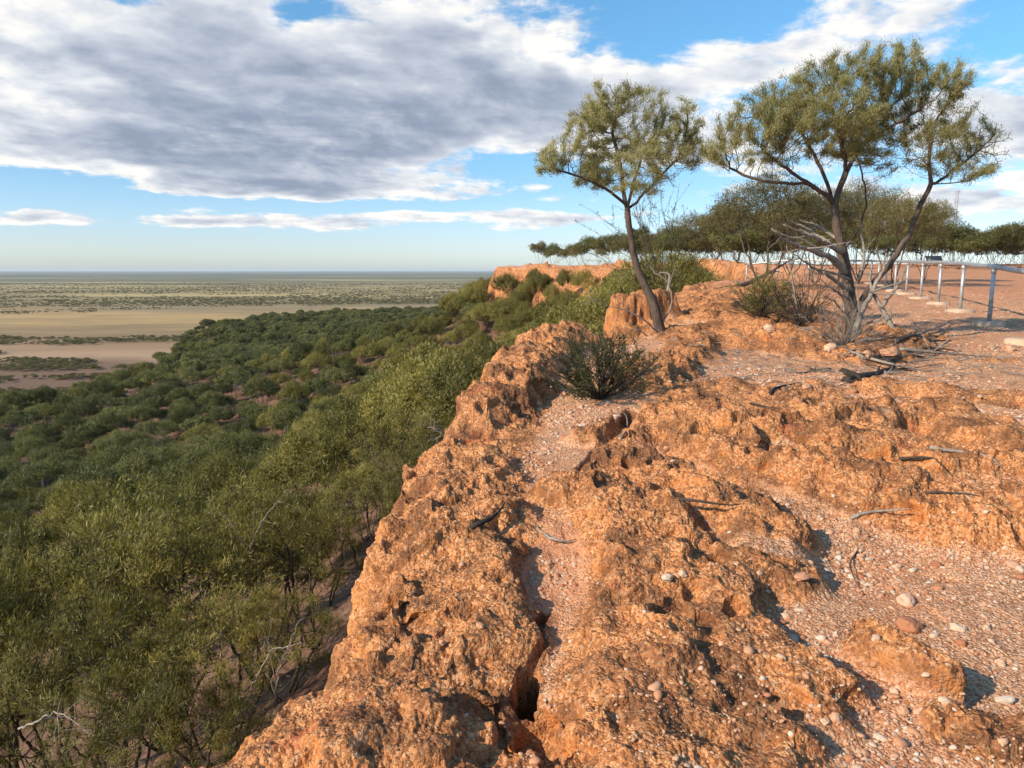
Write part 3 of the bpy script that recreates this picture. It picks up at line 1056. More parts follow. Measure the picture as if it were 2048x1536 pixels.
def make_bush(seed, H, R, style, n_attr, step, n_leaf, L, Wd, rmin, leafm, barkm, k_big=6, gaps=.14, shell=.62):
    P, par, ells, rng = bush_form(seed, H, R, style)
    A = ell_points(ells, n_attr, rng)
    P, par = grow(P, par, A, step, step * 1.5, 99, 70, rng, up=.10, jit=.22)
    r = radii(par, .0045, 2.15)
    mb = MB()
    skeleton_tubes(mb, P, par, r, rmin, k_big)
    tm = mb.mesh('trunk', barkm, True)
    low = np.where(P[:, 2] < {'dome': .40, 'flat': .50, 'open': .42, 'low': .20}[style] * H, 9.0, 0.0)
    n_sh = int(n_leaf * shell)
    n_leaf -= n_sh
    if n_sh:
        ar = np.array([s[0] * s[1] for c, s in ells])
        pk = rng.choice(len(ells), n_sh, p=ar / ar.sum())
        v = rng.normal(0, 1, (n_sh, 3)); v[:, 2] = np.abs(v[:, 2] + .25) - .25
        v /= np.linalg.norm(v, axis=1)[:, None]
        ec, es = np.array([c for c, s in ells])[pk], np.array([s for c, s in ells])[pk]
        q_ = ec * 1.7 + v * 1.6
        lumpy = 1 + .35 * fbm3(q_[:, 0], q_[:, 1], q_[:, 2], 1.5, 2, .5, 0)
        sb = ec + v * es * (rng.uniform(.72, 1.0, n_sh) * lumpy)[:, None]
        sd = rng.normal(0, .6, (n_sh, 3)) + (0, 0, .35) + v * .25
        sd /= np.linalg.norm(sd, axis=1)[:, None]
        V2, Q2 = leaf_quads(sb, sd, L * rng.uniform(.6, 1.25, n_sh), Wd * rng.uniform(.7, 1.3, n_sh), rng, v * 1.6 + (0, 0, .3))
        t2 = np.clip(.5 + .55 * fbm3(sb[:, 0], sb[:, 1], sb[:, 2], 1.4, 2, .5, 2) + rng.normal(0, .15, n_sh), 0, 1)
    V, Q, t = foliage(P, par, r + low, n_leaf, L, Wd, rng, .0095, up=.55, spread=.10 * R / 2, gaps=gaps, clump=2.2,
                      centres=np.array([c - (0, 0, .6 * s[2]) for c, s in ells]), face=1.5)
    if n_sh:
        Q = np.concatenate([Q, Q2 + len(V)]); V = np.concatenate([V, V2]); t = np.concatenate([t, np.repeat(t2, 4)])
    return tm, crown_mesh('crown', V, Q, t, leafm)


def place_tree(name, tm, cm, loc, rz, sc, label, cat, group=None, lean=(0, 0)):
    e = empty(name, loc, rz)
    e.rotation_euler = (lean[0], lean[1], rz)
    e.scale = sc
    tag(e, label, cat, group)
    t = link('trunk', tm, e)
    c = link('crown', cm, e)
    return e


# ------------------------------------------------------------------ mulga kinds for the slope
HERO = [make_bush(31 + i, 4.4, 2.1, 'dome', 1300, .10, 23000, .105, .013, .0, M_GREEN, M_DBARK, 8, .62, .06) for i in range(3)]
OLIVE = [make_bush(51 + i, 4.0, 2.1, 'dome', 620, .15, 19000, .13, .026, .006, M_GREEN, M_DBARK, 6, .25, .38) for i in range(4)]
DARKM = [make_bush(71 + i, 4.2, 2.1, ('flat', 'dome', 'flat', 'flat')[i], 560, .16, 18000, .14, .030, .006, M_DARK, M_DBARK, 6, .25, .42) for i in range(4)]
GUM = [make_bush(91 + i, 7.5, 2.3, 'open', 420, .24, 8000, .17, .035, .006, M_BROAD, M_GUMB) for i in range(2)]
SPARSE = [make_bush(141 + i, 5.0, 1.7, 'open', 300, .2, 3800, .15, .03, .004, M_BROAD, M_DEAD, 6, .3, .2) for i in range(2)]
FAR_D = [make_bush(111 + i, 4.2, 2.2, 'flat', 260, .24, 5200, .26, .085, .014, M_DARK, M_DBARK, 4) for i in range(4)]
FAR_O = [make_bush(121 + i, 4.0, 2.2, 'dome', 260, .24, 5200, .26, .085, .014, M_GREEN, M_DBARK, 4) for i in range(3)]
TINY = [make_bush(131 + i, 3.6, 2.3, 'flat', 70, .30, 420, .55, .30, .008, M_OLIVE, M_DBARK, 3) for i in range(3)]
print('bush kinds', round(time.time() - T0, 1))

# foreground bushes below the rim: pixel of the top, distance, reach, kind, label
FORE = [
    (285, 1012, 12.5, 1.15, 0, 'broad bright green wattle below the rim, tallest crown at the lower left of the photo'),
    (60, 1065, 11.5, 1.00, 1, 'bright green wattle cut by the left edge of the photo, beside the tallest one'),
    (505, 985, 13.5, 0.95, 2, 'thin brownish wattle with bare grey twigs standing between two fuller crowns below the rim'),
    (760, 940, 17.5, 1.05, 1, 'rounded green wattle with dark forked stems hard against the foot of the cliff'),
    (620, 1010, 15.5, 0.80, 0, 'smaller green wattle in front of the rounded one at the cliff foot'),
    (170, 1215, 8.6, 0.85, 2, 'shaded wattle filling the bottom left corner of the photo'),
    (420, 1200, 9.2, 0.90, 1, 'dense wattle close under the rim, nearest to the rock at the bottom'),
    (560, 1190, 10.8, 0.75, 0, 'small wattle with dead pale twigs beside the foot of the rock'),
    (-140, 1120, 10.0, 0.95, 0, 'wattle just entering the photo at its left edge near the bottom'),
    (300, 1330, 7.4, 0.80, 0, 'low wattle at the very bottom of the photo left of the rock'),
    (850, 880, 22.0, 1.0, 2, 'dark stemmed wattle beside fallen grey branches under the rim'),
    (830, 800, 26.5, 1.1, 0, 'wattle with pale green tufts standing above the fallen grey branches'),
]
bx, by = [], []
for px, py, Yd, rs, kd, lab in FORE:
    p = at(px, py, Yd)
    z = ground_z(p[0], p[1])
    H = max(1.6, p[2] - z) * 1.03
    e = place_tree('wattle_tree', HERO[kd][0], HERO[kd][1], (p[0], p[1], z - .05), px * .013, (rs * H / 4.4 * .5 + rs * .5, rs * H / 4.4 * .5 + rs * .5, H / 4.4),
                   lab, 'tree', 'wattles below the rim')
    bx.append(p[0]); by.append(p[1])

# ------------------------------------------------------------------ the woodland on the slope and bench
cand = []
gx0, gx1, gy0, gy1 = -330, 60, 3, 560
cell = 4.1
nc = 42000
tx = RNG.uniform(gx0, gx1, nc); ty = RNG.uniform(gy0, gy1, nc)
tsz = .55 + .95 * RNG.beta(2.0, 2.2, nc)
tsz = tsz[np.argsort(-tsz + RNG.normal(0, .30, nc))]
hsh, acc_ = {}, []
for i in range(nc):
    if abs(math.atan2(tx[i], ty[i])) > .70 or ty[i] < 8: continue
    cx0, cy0 = int(tx[i] // 5), int(ty[i] // 5)
    good = True
    for a in (-1, 0, 1):
        for b in (-1, 0, 1):
            for j in hsh.get((cx0 + a, cy0 + b), ()):
                if math.hypot(tx[i] - tx[j], ty[i] - ty[j]) < 1.42 * (tsz[i] + tsz[j]):
                    good = False; break
            if not good: break
        if not good: break
    if good:
        hsh.setdefault((cx0, cy0), []).append(i); acc_.append(i)
tx, ty, tsz = tx[acc_], ty[acc_], tsz[acc_]
az = np.arctan2(tx, ty)
keep = (np.abs(az) < math.radians(40)) & (ty > 8)
tx, ty, tsz = tx[keep].astype(F32), ty[keep].astype(F32), tsz[keep]
tz, _, tu, _ = terrain(tx, ty)
tv = seg_dist(tx, ty, BENCH)
tin = inside(tx, ty, BENCH_POLY)
vv = np.where(tin, -tv, tv)
dd = np.hypot(tx, ty)
bare = fbm2(tx, ty, .022, 4, .55, 21)
bare2 = fbm2(tx, ty, .09, 3, .55, 22)
bare = np.where(tu < 45, -1, bare)
dens = np.where(bare > .36, .3, np.where(bare > .30, .7, 1.0)) * np.where((bare2 > .46) & (tu > 25), .5, 1.0)
# two bare stony openings on the bench
for (px, py, Yd, rad) in [(345, 775, 162, 8), (300, 780, 158, 5), (330, 690, 235, 9), (300, 710, 225, 6)]:
    c = at(px, py, Yd)
    dens = np.where(np.hypot(tx - c[0], ty - c[1]) < rad, .05, dens)
ok = (tu > np.where(ty > 35, 1.6, 2.6)) & (vv < 14) & (tz < zn(ty) - 2.5) & ~((ty > 100) & (tz > -7.5)) & (RNG.uniform(0, 1, len(tx)) < dens)
for x0, y0 in zip(bx, by):
    ok &= np.hypot(tx - x0, ty - y0) > 2.2
ok &= ~((dd < 17) & (tu < 9))
tx, ty, tz, tu, vv, dd, tsz = (a[ok] for a in (tx, ty, tz, tu, vv, dd, tsz))
n = len(tx)
size = tsz * 1.05 * np.where((tu < 7) & (ty < 30), .8, 1.0) * np.where((tu < 14) & (ty > 35), 1.18, 1.0)
oliveness = 1 - sstep(18, 75, tu + 14 * fbm2(tx, ty, .05, 3, .5, 23)) * .93  # farther out the darker leaf stands in for cloud shade over the bench
is_ol = RNG.uniform(0, 1, n) < oliveness
# what shows: front to back over a coarse picture grid
gw, gh = 512, 384
claimed = np.zeros((gh, gw), bool)
sil = np.array([(470, 1536), (620, 1370), (730, 1290), (770, 1180), (830, 1060), (840, 980), (900, 920), (945, 870), (960, 830), (990, 760), (1050, 722),
                (1110, 715), (1215, 690), (1235, 610), (1262, 590), (1340, 560), (1400, 540), (2048, 530), (2048, 1536)], float)
yy_, xx_ = np.mgrid[0:gh, 0:gw]
claimed |= inside(xx_ * 4.0 + 2, yy_ * 4.0 + 2, sil)
shown = np.zeros(n, int)
Rr = 2.1 * size
Hh = 4.1 * size
cx_, cy_, cd_ = project(np.stack([tx, ty, tz + Hh * .68], -1))
for i in np.argsort(dd):
    if cd_[i] <= 1: continue
    a, b = Rr[i] * FPX / cd_[i] / 4, Hh[i] * .34 * FPX / cd_[i] / 4
    u0, v0 = cx_[i] / 4, cy_[i] / 4
    x0, x1, y0, y1 = int(max(0, u0 - a)), int(min(gw, u0 + a + 1)), int(max(0, v0 - b)), int(min(gh, v0 + b + 1))
    if x0 >= x1 or y0 >= y1: continue
    sub = claimed[y0:y1, x0:x1]
    mk = ((xx_[y0:y1, x0:x1] - u0) / a) ** 2 + ((yy_[y0:y1, x0:x1] - v0) / b) ** 2 < 1.2
    shown[i] = int((mk & ~sub).sum())
    sub |= mk
order = np.argsort(-shown)
single = set(order[:225].tolist())
rest = []
for i in range(n):
    rz = float(RNG.uniform(0, 6.28)); s = float(size[i]); sx = s * float(RNG.uniform(.9, 1.12))
    sp = RNG.uniform() < .09 and tu[i] > 12
    s *= float(RNG.uniform(.88, 1.3))
    if i in single:
        if sp:
            tm, cm = SPARSE[i % 2]
            lab, grp = 'thin grey tree with pale bare limbs scattered among the dark mulgas of the wood', 'thin grey trees in the wood'
        elif is_ol[i]:
            tm, cm = OLIVE[i % 4]
            lab, grp = 'rounded yellow-green mulga tree crowded on the slope under the cliff', 'olive mulga trees on the upper slope'
        else:
            tm, cm = DARKM[i % 4]
            lab, grp = 'flat-topped mulga tree with cloud-darkened leaves in the wood on the bench below the cliff', 'dark mulga trees on the bench'
        place_tree('mulga_tree', tm, cm, (float(tx[i]), float(ty[i]), float(tz[i]) - .08), rz, (sx, sx, s), lab, 'tree', grp)
    elif shown[i] > 0 or RNG.uniform() < .6:
        nearer = dd[i] < 120
        k = (0 if is_ol[i] else 4) if nearer else (11 if is_ol[i] else 8)
        k += i % (3 if k == 11 else 4)
        if sp: k = 15 + i % 2
        rest.append((tx[i], ty[i], tz[i] - .08, rz, sx, s, k))
print('woodland', n, 'singles', len(single), 'rest', len(rest), round(time.time() - T0, 1))


# ------------------------------------------------------------------ masses nobody would count: instances on points
def scatter(name, pts, rot, scl, ind, protos, kind='stuff', label=None):
    """one object whose geometry nodes put a prototype on every point"""
    me = bpy.data.meshes.new(name)
    me.from_pydata([], [], [])
    me.vertices.add(len(pts))
    me.vertices.foreach_set('co', np.asarray(pts, F32).ravel())
    a = me.attributes.new('rot', 'FLOAT_VECTOR', 'POINT'); a.data.foreach_set('vector', np.asarray(rot, F32).ravel())
    a = me.attributes.new('scl', 'FLOAT_VECTOR', 'POINT'); a.data.foreach_set('vector', np.asarray(scl, F32).ravel())
    a = me.attributes.new('ind', 'INT', 'POINT'); a.data.foreach_set('value', np.asarray(ind, np.int32))
    o = link(name, me)
    c = bpy.data.collections.new(name + ' forms')
    for k, p in enumerate(protos):
        p.name = '%s form %02d' % (name, k)
        c.objects.link(p)
    g = bpy.data.node_groups.new(name, 'GeometryNodeTree')
    g.interface.new_socket('Geometry', in_out='INPUT', socket_type='NodeSocketGeometry')
    g.interface.new_socket('Geometry', in_out='OUTPUT', socket_type='NodeSocketGeometry')
    gi, go = g.nodes.new('NodeGroupInput'), g.nodes.new('NodeGroupOutput')
    ci = g.nodes.new('GeometryNodeCollectionInfo')
    ci.inputs['Collection'].default_value = c
    ci.inputs['Separate Children'].default_value = True
    ci.inputs['Reset Children'].default_value = True
    ip = g.nodes.new('GeometryNodeInstanceOnPoints')
    ip.inputs['Pick Instance'].default_value = True

    def na(nm, typ):
        x = g.nodes.new('GeometryNodeInputNamedAttribute')
        x.data_type = typ
        x.inputs['Name'].default_value = nm
        return x.outputs[0]
    g.links.new(gi.outputs[0], ip.inputs['Points'])
    g.links.new(ci.outputs[0], ip.inputs['Instance'])
    g.links.new(na('ind', 'INT'), ip.inputs['Instance Index'])
    er = g.nodes.new('FunctionNodeEulerToRotation')
    g.links.new(na('rot', 'FLOAT_VECTOR'), er.inputs[0])
    g.links.new(er.outputs[0], ip.inputs['Rotation'])
    g.links.new(na('scl', 'FLOAT_VECTOR'), ip.inputs['Scale'])
    g.links.new(ip.outputs[0], go.inputs[0])
    md = o.modifiers.new('scatter', 'NODES')
    md.node_group = g
    tag(o, label, kind=kind)
    return o


def joined(tm, cm):
    """trunk and crown of a kind in one mesh, for the masses"""
    nv = len(tm.vertices)
    v = np.empty(nv * 3, F32); tm.vertices.foreach_get('co', v)
    v2 = np.empty(len(cm.vertices) * 3, F32); cm.vertices.foreach_get('co', v2)
    V = np.concatenate([v, v2]).reshape(-1, 3)
    q, t = [], []
    li = np.empty(len(tm.loops), np.int32); tm.loops.foreach_get('vertex_index', li)
    lt = np.empty(len(tm.polygons), np.int32); tm.polygons.foreach_get('loop_total', lt)
    ls = np.empty(len(tm.polygons), np.int32); tm.polygons.foreach_get('loop_start', ls)
    q4 = li[ls[lt == 4][:, None] + np.arange(4)]
    t3 = li[ls[lt == 3][:, None] + np.arange(3)]
    lc = np.empty(len(cm.loops), np.int32); cm.loops.foreach_get('vertex_index', lc)
    fl = [q4, lc.reshape(-1, 4) + nv] + ([t3] if len(t3) else [])
    me = mesh_np('tree', V, fl, tm.materials[0])
    me.materials.append(cm.materials[0])
    mi = np.zeros(len(me.polygons), np.int32)
    mi[len(q4):len(q4) + len(lc) // 4] = 1
    me.polygons.foreach_set('material_index', mi)
    ti = np.empty(len(cm.vertices), F32); cm.attributes['tint'].data.foreach_get('value', ti)
    fattr(me, 'tint', np.concatenate([np.zeros(nv, F32), ti]))
    return bpy.data.objects.new('form', me)


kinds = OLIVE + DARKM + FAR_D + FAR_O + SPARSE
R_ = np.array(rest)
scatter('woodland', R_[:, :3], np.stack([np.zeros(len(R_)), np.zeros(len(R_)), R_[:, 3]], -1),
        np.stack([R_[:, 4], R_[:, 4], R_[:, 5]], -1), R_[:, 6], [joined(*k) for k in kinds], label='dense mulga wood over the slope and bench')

# bushes that stand in front of the far red cliff
for i, (px, py, Yd, w) in enumerate([(1010, 572, 142, 46), (1052, 560, 134, 52), (1092, 556, 122, 56), (1128, 562, 112, 60), (1060, 590, 96, 74), (1112, 572, 90, 80), (1150, 588, 80, 74),
                                     (1190, 562, 96, 60), (1228, 574, 70, 80), (1002, 604, 104, 64), (1042, 612, 80, 80), (1096, 622, 66, 96), (1146, 645, 54, 110), (960, 582, 132, 46),
                                     (940, 576, 128, 44), (985, 640, 74, 84), (1200, 605, 60, 84), (1060, 660, 52, 110), (1175, 690, 40, 110), (1010, 690, 46, 110), (900, 640, 90, 70), (1256, 590, 58, 70)]):
    p = at(px, py, Yd)
    z = ground_z(p[0], p[1])
    H = p[2] - z
    if H < 1.5: continue
    H = min(H, 6.0)
    tm, cm = OLIVE[i % 4]
    s = w / FPX * Yd / 4.1
    place_tree('mulga_tree', tm, cm, (p[0], p[1], z - .08), i * 1.3, (s, s, H / 3.9), 'dark tall mulga at the foot of the headland, against the pale plain' if px in (940, 960) else 'rounded olive mulga in front of the far red cliff', 'tree',
               'dark pair at the headland foot' if px in (940, 960) else 'mulgas in front of the far red cliff')

rg = np.random.default_rng(81)
for i in range(34):
    Yd = rg.uniform(98, 150)
    x = float(np.interp(Yd, EDGE[26:33, 1], EDGE[26:33, 0])) - rg.uniform(3.5, 15)
    z = ground_z(x, Yd)
    if z > -2.2: continue
    H = min(6.2, max(3.0, rg.uniform(-1.2, .4) - z))
    tm, cm = OLIVE[i % 4]
    s = rg.uniform(.85, 1.25)
    place_tree('mulga_tree', tm, cm, (x, Yd, z - .08), i * 2.1, (s, s, H / 3.9), 'grey-green mulga crowded against the red rubble of the far cliff', 'tree', 'mulgas against the far cliff')

# taller loose gums with pale trunks among the mulga
for px, py, Yd, s, lab in [(445, 700, 205, 1.15, 'tall pale-trunked gum above the dark wood, largest of the loose crowns'),
                           (500, 715, 185, 1.1, 'loose green gum with forked white trunk beside the tallest gum'),
                           (435, 645, 330, 1.0, 'grey-green gum on the far lip of the bench against the tan plain'),
                           (665, 675, 260, .9, 'pale gum standing in the dark wood toward the headland'),
                           (800, 660, 250, .9, 'white-limbed gum in the dark wood nearest to the headland'),
                           (5, 885, 105, .8, 'bright green small gum on the left edge of the bench wood')]:
    p = at(px, py, Yd)
    z = ground_z(p[0], p[1])
    k = GUM[int(px) % 2]
    place_tree('gum_tree', k[0], k[1], (p[0], p[1], z), px * .1, (s, s, s), lab, 'tree', 'pale gums in the wood')

# scrub on the plain
pp = []
n = 42000
d_ = 10 ** RNG.uniform(math.log10(330), math.log10(3800), n * 3)
a_ = RNG.uniform(-.72, .30, n * 3)
x_, y_ = (d_ * np.tan(a_)).astype(F32), d_.astype(F32)
pat = fbm2(x_ * .45, y_, .0045, 5, .62, 31) + .5 * fbm2(x_ * .4, y_, .03, 3, .6, 32)
lim = np.interp(np.log10(d_), [2.5, 2.66, 2.72, 2.8, 2.9, 2.93, 3.0, 3.14, 3.2, 3.3, 3.45, 3.6], [.12, .16, .22, .30, .10, .22, .42, .28, -.16, -.20, -.12, -.3])
okp = (pat > lim)
x_, y_, pat = x_[okp][:n], y_[okp][:n], pat[okp][:n]
_, _, pu, _ = terrain(x_[:1], y_[:1])
s_ = RNG.uniform(.45, 1.05, len(x_)) * np.where(y_ > 1400, 1.25, 1.0)
scatter('scrub', np.stack([x_, y_, np.full(len(x_), PZ)], -1), np.stack([0 * x_, 0 * x_, RNG.uniform(0, 6.28, len(x_))], -1),
        np.stack([s_, s_, s_ * .85], -1), RNG.integers(0, 3, len(x_)), [joined(*k) for k in TINY], label='grey-green scrub dotted over the far plain')
print('scrub', len(x_), round(time.time() - T0, 1))

# ------------------------------------------------------------------ the two trees on the platform, traced limb by limb
def traced_tree(name, Y0, limbs, ells, n_attr, step, n_leaf, L, Wd, seed, leafm, barkm, label, tip=.004, n_exp=2.1, thr=.010, base_r=None, dead=()):
    """limbs: list of (parent limb index or None, [(px, py, depth offset)...]); ells: (px, py, rx, ry, depth offset) crown lobes"""
    rng = np.random.default_rng(seed)
    root = at(limbs[0][1][0][0], limbs[0][1][0][1], Y0)
    gzz = surf(root[0], root[1])[2]
    P, par, fixed = [], [], []
    ends = []
    for pl_, pts in limbs:
        pts3 = np.array([at(a, b, Y0 + c) for a, b, c in pts])
        if pl_ is None:
            prev = -1
        else:
            Pa = np.array(P)
            prev = int(((Pa - pts3[0]) ** 2).sum(-1).argmin())
        # resample
        seg = np.linalg.norm(np.diff(pts3, axis=0), axis=1)
        cum = np.concatenate([[0], np.cumsum(seg)])
        m = max(3, int(cum[-1] / .09))
        tt = np.linspace(0, cum[-1], m)
        q = np.stack([np.interp(tt, cum, pts3[:, k]) for k in range(3)], -1)
        for _ in range(2):
            q[1:-1] = .25 * q[:-2] + .5 * q[1:-1] + .25 * q[2:]
        q += rng.normal(0, .006, q.shape)
        for k in range(m):
            if k == 0 and prev >= 0: continue
            P.append(q[k]); par.append(prev); prev = len(P) - 1
        ends.append(prev)
    P = np.array(P)
    P0 = P.copy()
    off = np.array([root[0], root[1], gzz])
    E = []
    for px, py, rx, ry, do in ells:
        c = at(px, py, Y0 + do)
        s = np.linalg.norm(c) / FPX
        E.append((c, np.array([rx * s, max(rx, ry) * s * 1.1, ry * s])))
    A = ell_points(E, n_attr, rng)
    P, par = grow(list(P), par, A, step, step * 1.5, 99, 90, rng, up=.06, jit=.2)
    r = radii(par, tip, n_exp)
    if base_r:
        hz0 = P[:, 2] - P[0, 2]
        r = r * np.where(r > .02, 1 + (base_r / r[0] - 1) * np.clip(1 - hz0 / 1.7, 0, 1), 1)
    P = P - off
    P[0, 2] -= .12
    e = empty(name, tuple(off))
    tag(e, label, 'tree')
    mb = MB()
    skeleton_tubes(mb, P, par, r, 0, 10)
    link('trunk', mb.mesh('trunk', barkm, True), e)
    V, Q, t = foliage(P, par, r, n_leaf, L, Wd, rng, thr, up=.62, spread=.05, gaps=.32, clump=2.8, centres=np.array([c - (0, 0, .5 * s[2]) for c, s in E]) - off, face=.9)
    link('crown', crown_mesh('crown', V, Q, t, leafm), e)
    for dl in dead:
        db = MB()
        for rad, pts in dl:
            q = np.array([at(a, b, Y0 + c) for a, b, c in pts]) - off
            wander_tube(db, q, rad, rng)
        link('dead_branch', db.mesh('dead_branch', M_DEAD, True), e)
    return e


def wander_tube(mb, q, rad, rng, twigs=3, k=6, amp=.02):
    """a crooked tapering branch along a few points, with side twigs"""
    seg = np.linalg.norm(np.diff(q, axis=0), axis=1)
    cum = np.concatenate([[0], np.cumsum(seg)])
    m = max(6, int(cum[-1] / .06))
    tt = np.linspace(0, cum[-1], m)
    w = np.stack([np.interp(tt, cum, q[:, i]) for i in range(3)], -1)
    w[1:-1] = .25 * w[:-2] + .5 * w[1:-1] + .25 * w[2:]
    w[1:] += np.cumsum(rng.normal(0, amp * .5, (m - 1, 3)), 0) * .35 + rng.normal(0, amp * .3, (m - 1, 3))
    rr_ = rad * (1 - .8 * np.linspace(0, 1, m) ** 1.2)
    mb.tube(w, rr_, k)
    for _ in range(twigs):
        i = int(rng.integers(m // 3, m - 1))
        d = w[min(i + 1, m - 1)] - w[i]
        d = d / (np.linalg.norm(d) + 1e-9) + rng.normal(0, .7, 3)
        d /= np.linalg.norm(d)
        l = cum[-1] * rng.uniform(.12, .35)
        n = 6
        tw = w[i] + d * l * np.linspace(0, 1, n)[:, None] + np.cumsum(rng.normal(0, l * .05, (n, 3)), 0) * np.linspace(0, 1, n)[:, None]
        mb.tube(tw, rr_[i] * .6 * (1 - .85 * np.linspace(0, 1, n)), 4)


traced_tree('mulga_tree', 11.7, [
    (None, [(1325, 702, 0), (1322, 660, 0), (1305, 600, 0), (1282, 555, .05), (1268, 515, .05), (1262, 475, 0), (1256, 440, 0), (1254, 414, 0)]),
    (0, [(1254, 414, 0), (1243, 398, -.1), (1205, 372, -.25), (1160, 352, -.35), (1110, 338, -.4)]),
    (0, [(1256, 430, 0), (1247, 385, .1), (1240, 330, .2), (1225, 265, .2)]),
    (0, [(1254, 414, 0), (1262, 385, -.1), (1275, 345, -.25), (1290, 290, -.3)]),
    (0, [(1256, 420, 0), (1280, 396, .15), (1312, 362, .3), (1350, 322, .35)]),
], [(1096, 325, 38, 32, -.3), (1130, 300, 40, 34, .2), (1160, 275, 48, 52, -.1), (1180, 360, 46, 22, .2), (1225, 212, 62, 46, 0), (1300, 215, 55, 42, .1), (1365, 250, 45, 50, .2), (1340, 315, 52, 48, -.2),
    (1262, 285, 70, 55, .3), (1205, 335, 60, 40, .3), (1300, 368, 55, 24, -.5), (1385, 305, 28, 38, .3), (1260, 330, 60, 40, -.7), (1180, 225, 30, 30, .5)],
    2800, .068, 82000, .052, .0066, 5, M_SILVER, M_BARK, 'slender tall mulga tree with one leaning grey trunk on the rim of the cliff', tip=.0032, n_exp=2.25, thr=.0072, base_r=.092,
    dead=[[(.016, [(1320, 655, .05), (1345, 600, .1), (1338, 560, .1), (1310, 545, .1), (1290, 510, .12), (1300, 480, .15), (1312, 465, .15)])],
          [(.014, [(1316, 665, -.2), (1290, 640, -.4), (1255, 620, -.5), (1215, 610, -.6), (1175, 590, -.7)])],
          [(.02, [(1318, 690, -.1), (1290, 668, -.2), (1262, 655, -.25)])]])

BIG_Y = 10.6
traced_tree('mulga_tree', BIG_Y, [
    (None, [(1709, 700, 0), (1706, 650, 0), (1701, 597, 0), (1691, 540, 0), (1682, 495, 0), (1673, 455, 0), (1668, 418, 0), (1665, 398, 0)]),
    (0, [(1667, 405, 0), (1650, 387, -.1), (1619, 367, -.2), (1590, 350, -.35), (1560, 325, -.5), (1520, 295, -.6)]),
    (1, [(1619, 367, -.2), (1575, 366, -.2), (1530, 364, -.1), (1490, 352, 0), (1460, 338, .1)]),
    (0, [(1668, 410, 0), (1680, 372, .05), (1692, 345, .1), (1712, 308, .2), (1745, 270, .3), (1770, 230, .3)]),
    (3, [(1692, 345, .1), (1690, 310, -.1), (1672, 250, -.3), (1660, 200, -.3)]),
    (0, [(1668, 418, 0), (1655, 370, .3), (1640, 330, .5), (1610, 280, .6), (1590, 240, .6)]),
    (0, [(1706, 655, 0), (1722, 606, -.05), (1738, 576, -.1), (1778, 531, -.1), (1800, 498, -.05), (1820, 468, 0), (1832, 432, 0), (1842, 402, 0), (1864, 368, 0)]),
    (6, [(1864, 368, 0), (1856, 335, -.1), (1862, 290, -.1), (1870, 240, 0)]),
    (6, [(1860, 374, 0), (1890, 352, .1), (1920, 330, .15), (1960, 300, .2)]),
    (6, [(1864, 368, 0), (1900, 366, -.15), (1940, 362, -.2)]),
    (3, [(1745, 270, .3), (1790, 250, .1), (1840, 220, .0)]),
    (0, [(1707, 660, 0), (1690, 615, .3), (1672, 560, .5), (1690, 500, .7), (1722, 450, .8), (1735, 400, .8), (1725, 350, .7), (1710, 300, .6)]),
], [(1462, 270, 44, 50, .1), (1500, 240, 50, 44, .5), (1440, 310, 34, 28, .3), (1530, 215, 52, 44, -.2), (1560, 290, 58, 40, -.5), (1640, 178, 58, 60, -.2), (1722, 145, 66, 46, 0), (1788, 155, 42, 46, .2), (1700, 225, 78, 52, .4),
    (1655, 300, 66, 34, .5), (1600, 180, 46, 40, .3), (1545, 255, 50, 40, -.7), (1430, 300, 30, 30, 0), (1815, 110, 30, 24, 0), (1905, 160, 34, 34, -.2), (1850, 215, 50, 42, .3), (1900, 292, 46, 36, 0), (1825, 325, 50, 18, .1), (1780, 245, 68, 54, .3), (1858, 175, 46, 44, .1), (1895, 235, 52, 42, .1), (1850, 285, 56, 36, -.3), (1950, 272, 38, 36, .2), (1985, 300, 36, 40, .2),
    (1920, 345, 56, 20, -.2), (1760, 315, 58, 22, -.2), (1492, 330, 46, 20, 0), (1700, 215, 70, 50, -.8), (1620, 240, 60, 45, -.8), (1590, 240, 50, 40, .7)],
    5900, .07, 165000, .052, .0066, 6, M_SILVER, M_BARK, 'wide spreading mulga tree with several twisted trunks, largest in the photo', tip=.0032, n_exp=2.22, thr=.0072, base_r=.125,
    dead=[[(.045, [(1690, 545, -.1), (1668, 520, -.3), (1640, 507, -.5), (1604, 492, -.8), (1570, 475, -1.0), (1548, 455, -1.1)])],
          [(.03, [(1697, 580, -.1), (1650, 545, -.4), (1610, 520, -.6), (1580, 500, -.7)]), (.026, [(1690, 548, -.1), (1640, 500, -.3), (1600, 480, -.4), (1560, 470, -.5)]), (.03, [(1682, 480, .2), (1640, 455, .5), (1600, 440, .7)])],
          [(.035, [(1684, 505, -.1), (1640, 480, -.4), (1600, 468, -.6), (1565, 450, -.7)])],
          [(.04, [(1690, 520, .1), (1650, 478, .4), (1610, 455, .6), (1575, 440, .7)])],
          [(.055, [(1697, 718, -.8), (1706, 676, -.75), (1722, 632, -.5), (1745, 585, -.3), (1770, 540, -.2), (1778, 505, -.2)])],
          [(.05, [(1800, 704, -.6), (1785, 660, -.5), (1765, 615, -.35), (1742, 575, -.2), (1745, 540, -.1)])],
          [(.03, [(1762, 615, -.4), (1790, 580, -.4), (1808, 545, -.3), (1815, 520, -.3)])],
          [(.025, [(1716, 560, 0), (1730, 510, .1), (1722, 470, .2), (1730, 440, .3)]), (.02, [(1700, 560, -.2), (1660, 545, -.5), (1620, 540, -.8)])],
          [(.02, [(1700, 600, -.3), (1660, 575, -.6), (1630, 550, -.7)]), (.02, [(1705, 640, -.3), (1660, 600, -.7), (1640, 590, -.8)]), (.018, [(1720, 650, -.3), (1760, 640, -.5), (1790, 600, -.6)])]])

